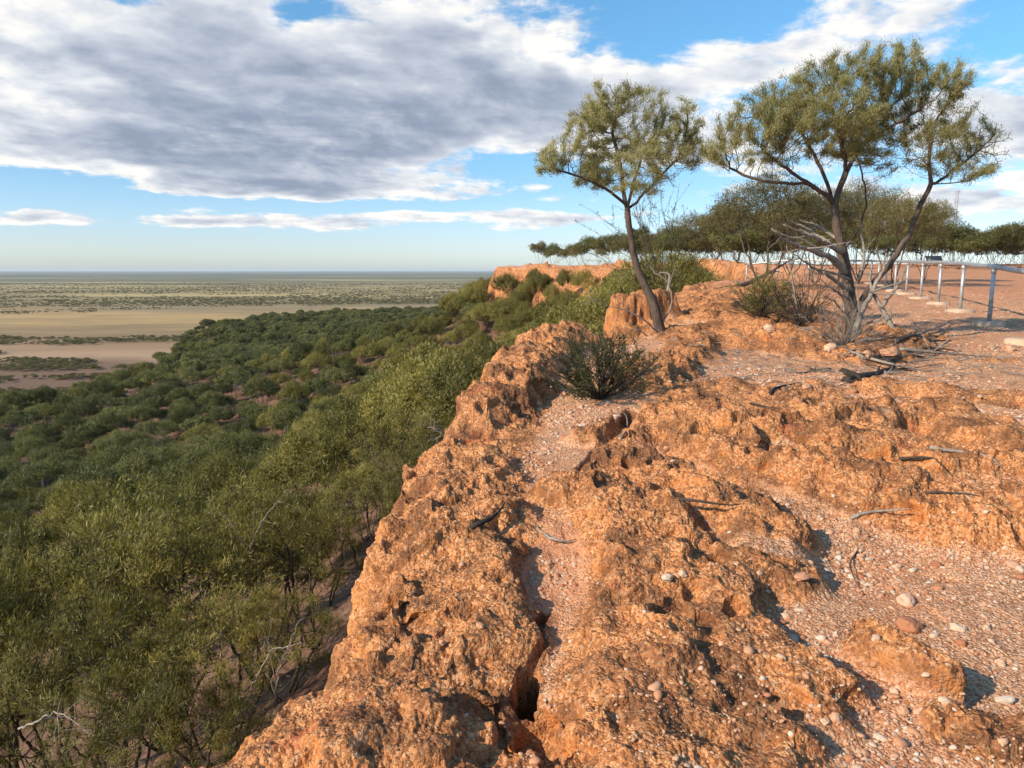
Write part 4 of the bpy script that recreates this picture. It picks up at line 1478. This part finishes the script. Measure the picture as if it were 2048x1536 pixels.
# ------------------------------------------------------------------ trees standing further back on the platform
PLAT = [make_bush(151 + i, 4.3, 2.2, 'dome', 800, .13, 21000, .12, .018, .0, M_OLIVE, M_BARK, 7) for i in range(3)] + \
       [make_bush(161 + i, 4.3, 2.1, 'dome', 800, .13, 21000, .12, .018, .0, M_OLIVE, M_BARK, 7) for i in range(2)]
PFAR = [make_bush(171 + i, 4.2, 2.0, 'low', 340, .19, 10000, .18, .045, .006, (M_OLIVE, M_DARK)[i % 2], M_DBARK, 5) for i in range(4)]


def back_tree(px, py_top, Yd, wpx, k, lab, group, forms):
    p = at(px, py_top, Yd)
    for _ in range(60):                       # never over the edge of the cliff
        if p[0] > np.interp(p[1], EDGE[7:33, 1], EDGE[7:33, 0]) + 2.2: break
        Yd += 1.5
        p = at(px, py_top, Yd)
    z = float(surf(p[0], p[1])[2])
    H = min(max(1.2, p[2] - z), 6.5)
    R = wpx / FPX * Yd / 2
    tm, cm = forms[k % len(forms)]
    return place_tree('mulga_tree', tm, cm, (p[0], p[1], z - .05), (px * .37) % 6.28, (R / 2.15, R / 2.15, H / 4.3), lab, 'tree', group)


for a in [(1435, 420, 31, 190, 3, 'bushy olive mulga with fanned dark stems between the slender and the widest tree'),
          (1535, 345, 26, 240, 0, 'olive mulga with layered crown directly behind the left limb of the widest tree'),
          (1480, 395, 36, 150, 1, 'dark mulga half hidden behind the layered one'),
          (1640, 365, 31, 180, 2, 'olive mulga showing behind the main trunk of the widest tree'),
          (1730, 360, 33, 150, 0, 'pale topped mulga in the gap right of the main trunk'),
          (1800, 378, 29, 190, 1, 'yellow-green mulga behind the outer stem of the widest tree'),
          (1860, 395, 34, 120, 4, 'thin mulga beside the lattice mast'),
          (1590, 400, 42, 160, 3, 'dim mulga deep in the grove behind the left dead branches')]:
    back_tree(a[0], a[1], a[2], a[3], a[4], a[5], 'grove behind the widest tree', PLAT)
FAR_ROW = [(1040, 489, 166, 46), (1082, 481, 164, 52), (1108, 486, 161, 44), (1140, 487, 159, 50), (1172, 471, 150, 66), (1160, 484, 156, 44), (1215, 470, 140, 64), (1198, 482, 148, 50),
           (1245, 464, 133, 74), (1282, 460, 126, 80), (1325, 462, 119, 80), (1365, 455, 113, 90), (1405, 452, 106, 90), (1345, 470, 126, 70), (1390, 468, 121, 70),
           (1300, 474, 134, 60)]
ROWLAB = ['small flat-topped tree at the very tip of the far headland', 'second tree from the tip of the far headland', 'low tree between the second and third clumps of the headland row',
          'tree in the middle of the headland row with bare thin stems', 'tallest dark rounded tree of the headland row', 'small tree in front of the tallest one on the headland',
          'broad tree where the headland row meets the red rock', 'small dark tree left of the broad one on the headland']
for i, (px, py, Yd, w) in enumerate(FAR_ROW):
    lab = ROWLAB[i] if i < 8 else 'olive mulga in the row of trees behind the slender tree on the rim'
    back_tree(px, py, Yd, w, (1 + i % 2) if i < 10 else i, lab, 'trees along the far rim', PFAR)
for i in range(30):
    px = 1430 + i * 22 + RNG.uniform(-8, 8)
    Yd = RNG.uniform(58, 92)
    py = RNG.uniform(425, 470) if px < 1860 else RNG.uniform(442, 470)
    back_tree(px, py, Yd, RNG.uniform(80, 120), i, 'dark mulga in the tree line behind the fence at the edge of the clearing', 'tree line behind the fence', PFAR)
for i in range(26):
    px = 1255 + i * 13 + RNG.uniform(-8, 8)
    back_tree(px, RNG.uniform(445, 478) - (px - 1255) * .03, RNG.uniform(108, 132), RNG.uniform(50, 80), i, 'dark mulga in the unbroken row of trees behind the slender tree and the grove', 'dense row behind the slender tree', PFAR)
for px, py, Yd, w, lab in [(1925, 443, 58, 125, 'broad dark green tree past the right end of the grove, behind the rail'), (2000, 447, 62, 110, 'dark tree between the broad one and the right edge of the photo'),
                           (2045, 443, 66, 110, 'dark tree cut by the right edge of the photo behind the rail')]:
    back_tree(px, py, Yd, w, int(px), lab, 'tree line behind the fence', PFAR)


# ------------------------------------------------------------------ shrubs and wispy trees on the platform
def make_shrub(name, px, py_base, H, R, n_stem, n_leaf, leafL, leafW, seed, label, leafm, barkm, thick=.009, spread=1.0, loc=None, up=.3, cat='shrub'):
    rng = np.random.default_rng(seed)
    g = surf_px(px, py_base) if loc is None else surf(*loc)
    P, par = [np.zeros(3)], [-1]
    for s in range(n_stem):
        a = rng.uniform(0, 6.28)
        tilt = spread * math.sqrt(rng.uniform(.02, 1.0)) * 1.25
        d = np.array([math.cos(a) * math.sin(tilt), math.sin(a) * math.sin(tilt), max(.12, math.cos(tilt))])
        Lh = (H * abs(d[2]) + R * math.hypot(d[0], d[1])) * rng.uniform(.75, 1.05)
        prev, p = 0, np.zeros(3)
        n = 12
        for k in range(n):
            d = d + rng.normal(0, .13, 3) + (0, 0, .035)
            d /= np.linalg.norm(d)
            p = p + d * Lh / n
            P.append(p); par.append(prev); prev = len(P) - 1
            if k > 2 and rng.uniform() < .8:
                dd_ = d + rng.normal(0, .55, 3)
                dd_ /= np.linalg.norm(dd_)
                q, pr = p, prev
                for j in range(int(rng.integers(2, 6))):
                    dd_ += rng.normal(0, .1, 3); dd_ /= np.linalg.norm(dd_)
                    q = q + dd_ * Lh / n * .8
                    P.append(q); par.append(pr); pr = len(P) - 1
    P = np.array(P); par = np.array(par)
    r = radii(par, thick * .28, 2.3)
    r = np.minimum(r, thick * 1.6)
    e = empty(name, (float(g[0]), float(g[1]), float(g[2]) - .02))
    tag(e, label, cat)
    mb = MB()
    skeleton_tubes(mb, P, par, r, 0, 6)
    link('stems', mb.mesh('stems', barkm, True), e)
    if n_leaf:
        V, Q, t = foliage(P, par, r, n_leaf, leafL, leafW, rng, thick * .5, up=up, spread=.018, gaps=.2, clump=4)
        link('foliage', crown_mesh('foliage', V, Q, t, leafm), e)
    return e


make_shrub('spiny_shrub', 1200, 798, .42, .62, 56, 13000, .026, .007, 41, 'dark spiny shrub spreading on the rim in front of the slender tree', M_SPINY, M_DBARK, .010)
make_shrub('low_shrub', 1525, 635, .42, .60, 55, 8000, .035, .008, 42, 'low green shrub on the rocky ground left of the widest tree', M_GREEN, M_DBARK, .008)
make_shrub('dry_shrub', 1600, 655, .58, .55, 46, 700, .03, .007, 43, 'leafless dry shrub with a pale dead stem beside the widest tree', M_SPINY, M_DBARK, .007)
make_shrub('dry_shrub', 1690, 690, .40, .55, 45, 300, .03, .007, 45, 'tangle of dead thin stems round the foot of the widest tree', M_SPINY, M_DEAD, .007, 1.1)
make_shrub('wispy_tree', 1320, 580, 2.5, .75, 18, 2600, .07, .010, 44, 'sparse wispy tree with thin upright twigs behind the slender tree', M_OLIVE, M_DBARK, .011, .40, cat='tree', loc=tuple(at(1330, 575, 17.0)[:2]))
make_shrub('low_shrub', 1190, 560, 1.0, 1.1, 50, 6000, .06, .014, 46, 'grey-green shrub at the foot of the far red rocks', M_GREEN, M_DBARK, .012, loc=tuple(at(1215, 545, 70.0)[:2]))
make_shrub('low_shrub', 1310, 560, 1.3, 1.2, 50, 9000, .07, .015, 47, 'bushy green shrub behind the pale dead stump and the slender tree', M_GREEN, M_DBARK, .012, .8, loc=tuple(at(1345, 545, 24.0)[:2]))


def dead_stem(name, Y0, limbs, label, mat=M_DEAD, seed=1, twigs=3):
    rng = np.random.default_rng(seed)
    r0 = at(limbs[0][1][0][0], limbs[0][1][0][1], Y0)
    mb = MB()
    for rad, pts in limbs:
        q = np.array([at(a, b, Y0 + c) for a, b, c in pts]) - r0
        wander_tube(mb, q, rad, rng, twigs, 7, .015)
    z = float(surf(r0[0], r0[1])[2])
    o = mb.build(name, mat, smooth=True)
    o.location = (r0[0], r0[1], min(r0[2], z + .02) if abs(z - r0[2]) < .8 else r0[2])
    return tag(o, label, 'dead wood')


dead_stem('dead_stump', 15.5, [(.06, [(1331, 582, 0), (1334, 555, 0), (1338, 525, 0), (1341, 508, 0), (1335, 500, 0), (1318, 503, 0)])], 'pale crooked dead stump with a bent top behind the slender tree', seed=3, twigs=0)
dead_stem('dead_sapling', 10.4, [(.022, [(1598, 652, 0), (1594, 600, 0), (1587, 550, 0), (1578, 505, 0), (1572, 468, 0)]), (.01, [(1594, 600, 0), (1612, 560, .1), (1600, 530, .1)])],
          'upright pale dead sapling rising out of the dry shrub', seed=4, twigs=4)
dead_stem('leaning_log', 27, [(.09, [(1470, 562, 0), (1500, 552, .3), (1535, 535, .6), (1560, 520, .8), (1590, 500, 1)])], 'thick dead log leaning at a low angle in the grove', M_BARK, 5)


# ------------------------------------------------------------------ fallen wood
def fallen(px0, py0, px1, py1, rad, label, mat=M_DEAD, seed=0, twigs=3, lift=.4, bow=.03, name='fallen_branch', group=None):
    rng = np.random.default_rng(seed)
    a, b = surf_px(px0, py0), surf_px(px1, py1)
    n = 7
    q = a + (b - a) * np.linspace(0, 1, n)[:, None]
    side = np.array([-(b - a)[1], (b - a)[0], 0]); side /= np.linalg.norm(side) + 1e-9
    q += side * np.sin(np.linspace(0, math.pi, n))[:, None] * bow * rng.choice([-1, 1])
    zs = np.array([surf(p[0], p[1])[2] for p in q])
    line = np.linspace(zs[0], zs[-1], n)
    q[:, 2] = np.maximum(np.maximum(line, .5 * zs + .5 * line), zs - .01) + rad * .15
    o0 = q[0].copy()
    mb = MB()
    wander_tube(mb, q - o0, rad, rng, twigs, 6, .008)
    o = mb.build(name, mat, smooth=True)
    o.location = o0
    return tag(o, label, 'branch', group)


G = 'fallen branches on the platform'
for i, a in enumerate([
    (945, 1060, 1010, 1012, .016, 'dark grey stick lying slantwise on the rim rock', M_CHAR), (1090, 1072, 1150, 1085, .011, 'pale broken stick in the red gravel pocket', M_DEAD),
    (1075, 1055, 1130, 1080, .009, 'thin grey stick just above the pale broken one in the gravel pocket', M_DEAD),
    (1360, 1000, 1490, 1010, .010, 'black charred stick half under the rock ledge in the middle', M_CHAR),
    (1860, 900, 2010, 950, .014, 'long grey twiggy branch on the rocks near the right edge', M_DEAD), (1800, 925, 1900, 960, .012, 'dark twiggy branch crossing the rocks left of the long grey one', M_DBARK),
    (1700, 1040, 1800, 1055, .012, 'grey stick lying in the gravel trough between two ledges', M_DEAD),
    (1690, 765, 1790, 735, .055, 'thick charred log under the front of the widest tree', M_CHAR), (1685, 745, 1720, 770, .045, 'short black log end in front of the thick charred log', M_CHAR),
    (1700, 760, 1740, 748, .03, 'bent dead branch arching over the charred log', M_DEAD), (1800, 700, 1990, 715, .022, 'long grey bough trailing right from the widest tree over bare ground', M_DEAD),
    (1790, 690, 1900, 680, .03, 'dark bough among the debris right of the widest tree', M_BARK), (1830, 672, 1905, 640, .02, 'raised pale branch end right of the widest tree', M_DEAD),
    (1770, 720, 1880, 700, .02, 'crooked branch beneath the dark bough', M_DEAD), (1660, 740, 1600, 750, .018, 'dark sticks left of the charred log', M_CHAR),
    (1540, 790, 1590, 770, .02, 'dark charred piece on the gravel track', M_CHAR), (1530, 765, 1570, 790, .016, 'grey forked stick beside the dark charred piece', M_DEAD),
    (1470, 730, 1500, 750, .010, 'small white stick on the gravel left of the charred piece', M_DEAD), (1580, 800, 1610, 812, .016, 'black chip of wood on the gravel in the middle', M_CHAR),
    (1500, 810, 1560, 820, .010, 'thin dark twig on the gravel below the forked stick', M_DBARK), (1730, 720, 1690, 700, .028, 'dead limb leaning on the pale rocks at the foot of the widest tree', M_DEAD),
    (1555, 745, 1640, 742, .012, 'long thin dead twig lying left of the widest tree', M_DEAD),
    (1715, 1105, 1725, 1180, .0045, 'black curved twig on the pebbles at the right', M_CHAR), (1240, 880, 1250, 845, .012, 'grey twig lying in the gully by the spiny shrub', M_DEAD),
    (1210, 790, 1290, 770, .014, 'dead twig beneath the spiny shrub', M_DEAD), (1850, 990, 1960, 1000, .010, 'thin stick in the gravel at the far right ledge', M_DBARK),
    (1920, 720, 2030, 722, .012, 'thin grey twig on bare ground at the right', M_DEAD), (1640, 810, 1720, 806, .009, 'thin pale twig on the open gravel', M_DEAD)]):
    fallen(*a[:6], mat=a[6], seed=200 + i, twigs=4 if a[4] > .012 else 1, group=G, bow=.05)
for i in range(22):
    rg = np.random.default_rng(900 + i)
    a0 = rg.uniform(0, 6.28)
    x0, y0 = 1720 + 95 * math.cos(a0) * rg.uniform(.3, 1.3) + 30, 705 + 42 * math.sin(a0) * rg.uniform(.3, 1.1)
    a1 = rg.uniform(-.35, .35)
    l = rg.uniform(40, 120)
    fallen(x0, y0, x0 + l * math.cos(a1), y0 - l * .4 * math.sin(a1) + 4, rg.uniform(.008, .022), 'dead stick in the litter of branches round the foot of the widest tree', mat=(M_DEAD, M_BARK, M_CHAR)[i % 3],
           seed=940 + i, twigs=4, group='dead sticks round the widest tree', bow=.08)
# grey fallen crown under the rim, among the wattles
for i, (px0, py0, px1, py1) in enumerate([(905, 885, 840, 850), (915, 880, 860, 880), (895, 880, 850, 835)]):
    a, b = at(px0, py0, 20.5), at(px1, py1, 20.5 - i * .5)
    mb = MB()
    rng = np.random.default_rng(300 + i)
    wander_tube(mb, np.stack([a * 0, (b - a) * .5 + (0, 0, .15), b - a]), .035, rng, 12, 6, .03)
    o = mb.build('fallen_branch', M_DEAD, smooth=True)
    o.location = a
    tag(o, ['grey fallen branch at the foot of the cliff, uppermost of three', 'grey fallen branch at the foot of the cliff, middle of three', 'grey fallen branch at the foot of the cliff, steepest of three'][i], 'branch', 'fallen grey crown below the rim')
# bare grey twigs reaching out of the foreground wattles
for i, (px, py, Yd, dx_, dy_) in enumerate([(470, 1060, 12.5, -60, -60), (520, 1040, 12.5, 60, -70), (560, 1330, 8.2, 40, -110), (545, 1300, 8.2, 60, -5), (120, 1420, 7, 110, 60)]):
    a, b = at(px, py, Yd), at(px + dx_, py + dy_, Yd - .3)
    root = a - (b - a) * .9 - (0, 0, .5)
    mb = MB()
    rng = np.random.default_rng(330 + i)
    wander_tube(mb, np.stack([root - root, a - root, b - root]), .013, rng, 7, 6, .03)
    o = mb.build('bare_branch', M_DEAD, smooth=True)
    o.location = root
    tag(o, ['bare grey twig forking left above the brownish wattle', 'bare grey twig rising right above the brownish wattle', 'pale bare branch rising over the small wattle by the rock',
            'bent pale branch pointing at the rock face', 'pale dead limb across the shaded wattle in the bottom left corner'][i], 'branch')
print('plants', round(time.time() - T0, 1))

# ------------------------------------------------------------------ pipe fence
m_gal, nt, out = material('galvanised pipe')
pos = nt.node('ShaderNodeTexCoord').outputs['Object']
n = nt.noise(pos, 9, 5, .6)
c = nt.ramp(n, [(.3, (.26, .25, .24)), (.5, (.40, .41, .42)), (.7, (.50, .50, .49))])
principled(nt, out, c, .52, .55, spec=.5)
m_con, nt, out = material('dusty concrete')
pos = nt.node('ShaderNodeTexCoord').outputs['Object']
c = nt.ramp(nt.noise(pos, 8, 6, .65), [(.3, (.36, .24, .16)), (.6, (.50, .36, .26)), (.8, (.55, .44, .35))])
principled(nt, out, c, .9, normal=nt.bump(nt.noise(pos, 30, 4), .4, .01))

posts = []
for k, (px, base) in enumerate([(2062, 682), (1978, 646), (1920, 622), (1876, 606), (1841, 596), (1812, 588), (1789, 581), (1771, 573), (1756, 568), (1741, 567)]):
    Yp = 10.5 + 2.5 * k
    p = at(px, base, Yp)
    posts.append((p[0], p[1]))
for k in range(1, 5):
    Yp = 33 + .9 * k
    posts.append((at(1741 - 62 * k, 545, Yp)[0], Yp))
posts.insert(0, (posts[0][0] - 1.0, posts[0][1] - 2.4))
fz = [float(surf(x, y)[2]) for x, y in posts]
RAILTOP = [1.0 + .015 * math.sin(k * 2.1) for k in range(len(posts))]
fence = tag(empty('pipe_fence', (posts[1][0], posts[1][1], fz[1])), 'galvanised pipe fence with one top rail along the clearing', 'fence')
o0 = np.array([posts[1][0], posts[1][1], fz[1]])
tops = np.array([[x, y, z + h] for (x, y), z, h in zip(posts, fz, RAILTOP)])
tops[1:-1, 2] = .25 * tops[:-2, 2] + .5 * tops[1:-1, 2] + .25 * tops[2:, 2]
dense = []
for a, b in zip(tops[:-1], tops[1:]):
    for t in np.linspace(0, 1, 6)[:-1]:
        dense.append(a + (b - a) * t - np.array([0, 0, .010 * math.sin(t * math.pi)]))
dense.append(tops[-1])
mb = MB(); mb.tube(np.array(dense) - o0, .040, 14); mb.build('rail', m_gal, fence, True)
for k, ((x, y), z) in enumerate(zip(posts, fz)):
    b = np.array([x, y, z]) - o0
    t = tops[k] - o0
    mb = MB()
    hh = t[2] - b[2]
    mb.tube([b + (0, 0, -.1), b + (0, 0, hh * .5), t + (0, 0, -.03)], .035, 12)
    mb.tube([t + (0, 0, -.115), t + (0, 0, -.085), t + (0, 0, -.03)], [.038, .046, .044], 12)
    po = mb.build('post', m_gal, fence, True)
    if k < 11:
        mb = MB()
        rng = np.random.default_rng(500 + k)
        prof = [(0.0, .075), (.16, .074), (.235, .066), (.265, .045), (.28, -.08)]
        kk = 26
        V = []
        ex, ey = rng.uniform(.9, 1.15, 2)
        wob_ = 1 + .06 * np.sin(np.arange(kk) / kk * 6.28 * 2 + rng.uniform(0, 6)) + .04 * np.sin(np.arange(kk) / kk * 6.28 * 5)
        for rr_, zz in prof:
            for j in range(kk):
                an = j / kk * 2 * math.pi
                V.append((b[0] + max(rr_, .041) * ex * wob_[j] * math.cos(an), b[1] + max(rr_, .041) * ey * wob_[j] * math.sin(an), b[2] + zz))
        Q = [(i * kk + j, (i + 1) * kk + j, (i + 1) * kk + (j + 1) % kk, i * kk + (j + 1) % kk) for i in range(len(prof) - 1) for j in range(kk)]
        mb.add(V, Q)
        mb.build('footing', m_con, po, True)

# ------------------------------------------------------------------ small structures in the grove
m_grn, nt, out = material('faded green paint')
pos = nt.node('ShaderNodeTexCoord').outputs['Object']
principled(nt, out, nt.ramp(nt.noise(pos, 3, 4), [(.3, (.10, .17, .12)), (.7, (.17, .25, .18))]), .6)
m_dk, nt, out = material('dark panel')
pos = nt.node('ShaderNodeTexCoord').outputs['Object']
principled(nt, out, nt.ramp(nt.noise(pos, 5, 4), [(.3, (.02, .025, .03)), (.7, (.05, .055, .06))]), .35)
m_wh, nt, out = material('off-white sheet')
pos = nt.node('ShaderNodeTexCoord').outputs['Object']
principled(nt, out, nt.ramp(nt.noise(pos, 5, 4), [(.3, (.55, .54, .50)), (.7, (.72, .71, .68))]), .6)

p = at(1372, 531, 62)
z = float(surf(p[0], p[1])[2])
sh = tag(empty('green_shed', (p[0], p[1], z), .15), 'small faded green shed glimpsed through the trunks behind the slender tree', 'shed')
mb = MB(); mb.box((0, 0, 1.0), (1.5, 1.5, 2.0))
for k in range(9): mb.box((-.7 + k * .175, -.765, 1.0), (.05, .03, 1.96))
mb.build('wall', m_grn, sh)
mb = MB(); mb.box((0, 0, 2.06), (1.75, 1.75, .07), rx=.06); mb.build('roof', m_grn, sh)
mb = MB(); mb.box((.25, -.79, .95), (.6, .02, 1.8)); d_ = mb.build('door', m_grn, sh)
mb = MB(); mb.tube([(.02, -.82, .95), (.02, -.84, 1.0), (.02, -.82, 1.05)], .012, 6); mb.build('handle', m_dk, d_)

p = at(1398, 535, 60)
z = float(surf(p[0], p[1])[2])
rl = tag(empty('railing', (p[0], p[1], z), .1), 'pale barred railing beside the green shed', 'railing')
for zz in (.25, 1.15):
    mb = MB(); mb.tube([(-1.0, 0, zz), (0, 0, zz), (1.0, 0, zz)], .025, 8); mb.build('rail', m_wh, rl, True)
mb = MB()
for k in range(13): mb.tube([(-.96 + k * .16, 0, .25), (-.96 + k * .16, 0, .7), (-.96 + k * .16, 0, 1.15)], .013, 6)
mb.build('bars', m_wh, rl, True)
for s in (-1, 1):
    mb = MB(); mb.tube([(s, 0, -.1), (s, 0, .6), (s, 0, 1.2)], .035, 8); mb.build('post', m_wh, rl, True)

p = at(1867, 522, 47)
z = float(surf(p[0], p[1])[2])
sg = tag(empty('notice_board', (p[0], p[1], z), -.3), 'low slanted dark board on two legs across the clearing behind the rail', 'board')
mb = MB(); mb.box((0, 0, .86), (.95, .55, .04), rx=.5); bd = mb.build('panel', m_dk, sg)
mb = MB()
for s in (-1, 1): mb.box((s * .48, 0, .86), (.035, .58, .07), rx=.5)
mb.build('frame', m_wh, bd)
for s in (-1, 1):
    mb = MB(); mb.tube([(s * .33, 0, -.1), (s * .33, 0, .4), (s * .33, 0, .82)], .03, 8); mb.build('leg', m_gal, sg, True)

p = at(1903, 525, 150)
z = float(surf(p[0], p[1])[2])
ztop = at(1903, 380, 150)[2]
ms = tag(empty('lattice_mast', (p[0], p[1], z)), 'thin lattice radio mast standing far behind the grove', 'mast')
hm = ztop - z
mb = MB()
w = .28
cs = [(w * math.cos(a), w * math.sin(a)) for a in (0.3, 2.4, 4.5)]
for cx0, cy0 in cs: mb.tube([(cx0, cy0, 0), (cx0, cy0, hm / 2), (cx0, cy0, hm)], .035, 5)
nz_ = 26
for k in range(nz_):
    z0, z1 = hm * k / nz_, hm * (k + 1) / nz_
    for q in range(3):
        a, b = cs[q], cs[(q + 1) % 3]
        mb.tube([(a[0], a[1], z0), ((a[0] + b[0]) / 2, (a[1] + b[1]) / 2, (z0 + z1) / 2), (b[0], b[1], z1)], .02, 4)
mb.build('lattice', m_gal, ms)
mb = MB()
for zz, l in ((hm - .3, .7), (hm - 2.2, .5)):
    mb.tube([(-l, 0, zz), (0, 0, zz), (l, 0, zz)], .03, 5)
    for s in (-1, -.5, .5, 1): mb.tube([(l * s, 0, zz - .5), (l * s, 0, zz), (l * s, 0, zz + .6)], .02, 5)
mb.build('aerials', m_gal, ms)

# ------------------------------------------------------------------ stones and pebbles
m_st, nt, out = material('weathered pebble stone')
pos = nt.node('ShaderNodeTexCoord').outputs['Object']
oi = nt.node('ShaderNodeObjectInfo')
cb = nt.ramp(oi.outputs['Random'], [(.0, (.30, .12, .06)), (.18, (.46, .20, .10)), (.36, (.56, .32, .19)), (.52, (.62, .44, .32)), (.68, (.55, .27, .15)), (.88, (.54, .42, .31)), (.98, (.60, .52, .43))])
nn = nt.noise(pos, 2.2, 5, .65)
cc = nt.mix(nt.m('MULTIPLY', nt.mr(nn, .45, .7), .5), cb, (.36, .19, .11))
principled(nt, out, cc, .8, normal=nt.bump(nt.noise(pos, 7, 5, .6), .35, .05), spec=.25)


def stone_mesh(seed, sub=3, flat=.7, edgy=.3):
    import bmesh
    rng = np.random.default_rng(seed)
    bm = bmesh.new()
    bmesh.ops.create_icosphere(bm, subdivisions=sub, radius=1.0)
    v = np.array([x.co for x in bm.verts])
    f = np.array([[x.index for x in q.verts] for q in bm.faces])
    bm.free()
    for _ in range(9):
        d = rng.normal(0, 1, 3); d /= np.linalg.norm(d)
        h = rng.uniform(.62, .95)
        s = v @ d
        v = v - np.clip(s - h, 0, None)[:, None] * d * (.4 + edgy)
    v *= 1 + (.42 if sub > 2 else .16) * fbm3(v[:, 0] + seed, v[:, 1], v[:, 2], 1.3, 4, .55, 1)[:, None]
    v *= (rng.uniform(.9, 1.2), rng.uniform(.75, 1.0), flat)
    return mesh_np('stone', v, f, m_st, True)


ST = [stone_mesh(600 + i, 4, (.62, .7, .8, .55)[i % 4], .4) for i in range(6)]
LISTED = [(1818, 1242, 27, 'large flat tan stone on the pebbles at the lower right'), (1812, 1196, 20, 'pale angular stone just above the large flat tan one'),
          (1682, 1432, 14, 'whitish angular stone in the pebbles near the bottom right'), (1656, 1444, 10, 'round cream pebble touching the whitish angular stone'),
          (1918, 1252, 15, 'buff stone right of the large flat tan stone'), (1972, 1254, 11, 'pale oval stone near the right edge, beside the buff one'),
          (1922, 1282, 12, 'grey-white pebble below the buff stone'), (1805, 1418, 14, 'yellowish cobble at the foot of the small rock fin'),
          (1795, 1376, 9, 'grey pebble left of the small rock fin'), (2010, 1395, 16, 'white cobble at the right edge near the bottom'),
          (1960, 1384, 11, 'cream pebble left of the white cobble at the right edge'), (2000, 1322, 11, 'pink rounded stone by the right edge'),
          (1752, 1274, 10, 'white pebble below the large flat tan stone'), (1335, 1152, 13, 'round tan stone against the foot of the central rock'),
          (1367, 1145, 11, 'red round stone right of the round tan one'), (1605, 1152, 14, 'buff flat stone in the gravel pocket above the pebbles'),
          (1735, 1116, 9, 'pale pebble under the long ledge at the right'), (1875, 1128, 12, 'grey pebble under the long ledge, larger than its neighbours'),
          (960, 1248, 10, 'white pebble on the rim rock left of the crack'), (942, 1240, 8, 'small white pebble beside the white one left of the crack'),
          (882, 1285, 9, 'grey-white pebble further down the rim rock'), (860, 1265, 9, 'tan pebble on the rim above the grey-white pebble'),
          (1780, 704, 24, 'big pale lichen-covered rock at the foot of the widest tree'), (1735, 706, 14, 'grey broken rock left of the big pale rock'),
          (1660, 694, 14, 'pale split rock under the dry stems of the widest tree'), (2020, 696, 12, 'reddish stone lying alone on bare ground at the right'),
          (1535, 655, 14, 'pointed orange rock left of the dry shrub'), (1614, 772, 12, 'orange stone on the gravel track'), (1595, 798, 11, 'pale stone on the gravel track below the orange one')]
for i, (px, py, rp_, lab) in enumerate(LISTED):
    g = surf_px(px, py + rp_ * .5)
    _, _, dp = project(g)
    s = rp_ * float(dp) / FPX
    o = link('stone', ST[i % 6])
    o.location = (g[0], g[1], g[2] + s * .12)
    o.scale = (s, s, s)
    o.rotation_euler = (RNG.uniform(-.3, .3), RNG.uniform(-.3, .3), RNG.uniform(0, 6.28))
    tag(o, lab, 'stone', 'larger stones on the platform')

zone = (uu < -.35) & (np.abs(AA) < math.radians(40)) & (GY > 1.2) & (RR < 30)
zi, zj = np.nonzero(zone)
dr = np.gradient(RS)[zi]; da = np.radians(.06)
wgt = dr * RS[zi] * da * (np.clip(1 - rock[zi, zj] * 1.15, .02, 1)) * np.clip(.35 + 1.4 * fbm2(GX[zi, zj], GY[zi, zj], 1.1, 3, .5, 24), .08, 1.2)
wgt *= np.clip((4.5 / RR[zi, zj]) ** 1.6, .02, 2.2)
wgt /= wgt.sum()
sel = RNG.choice(len(zi), 60000, replace=False, p=wgt)
pts = P[zi[sel], zj[sel]].copy()
rad = np.clip(.0052 * np.exp(RNG.normal(0, .60, len(sel))), .0025, .030) * np.clip(RR[zi[sel], zj[sel]] / 4.0, .8, 1.15)
pts[:, 2] += rad * .02
PEB = [bpy.data.objects.new('pebble', stone_mesh(640 + i, 2, (.55, .7, .5)[i % 3], .55)) for i in range(6)]
scatter('pebbles', pts, np.stack([RNG.uniform(-.5, .5, len(sel)), RNG.uniform(-.5, .5, len(sel)), RNG.uniform(0, 6.28, len(sel))], -1),
        rad[:, None] * RNG.uniform(.8, 1.2, (len(sel), 3)), RNG.integers(0, 6, len(sel)), PEB, label='pebbles and grit lying all over the gravel')
# leaf litter and thin twigs under the trees
tw = []
mbt = MB()
rng = np.random.default_rng(77)
for cx0, cy0, sp, cnt in [(1720, 725, .9, 150), (1850, 700, 1.0, 110), (1560, 760, 1.0, 60), (1330, 700, .8, 40), (1480, 720, 1.4, 60), (1620, 660, 1.2, 60)]:
    c = surf_px(cx0, cy0)
    for _ in range(cnt):
        x, y = c[0] + rng.normal(0, sp), c[1] + rng.normal(0, sp * .8)
        g = surf(x, y)
        a = rng.uniform(0, 6.28); l = rng.uniform(.08, .35)
        d = np.array([math.cos(a), math.sin(a), rng.uniform(-.02, .12)])
        g2 = g + (0, 0, .012)
        mbt.tube([g2 - d * l / 2, g2 + (0, 0, rng.uniform(0, .02)) + rng.normal(0, .01, 3), g2 + d * l / 2], [.005, .004, .002], 4, cap=False)
tag(mbt.build('twig_litter', M_DEAD, smooth=True), 'thin dead twigs littering the ground under the trees', kind='stuff')
print('done', round(time.time() - T0, 1))
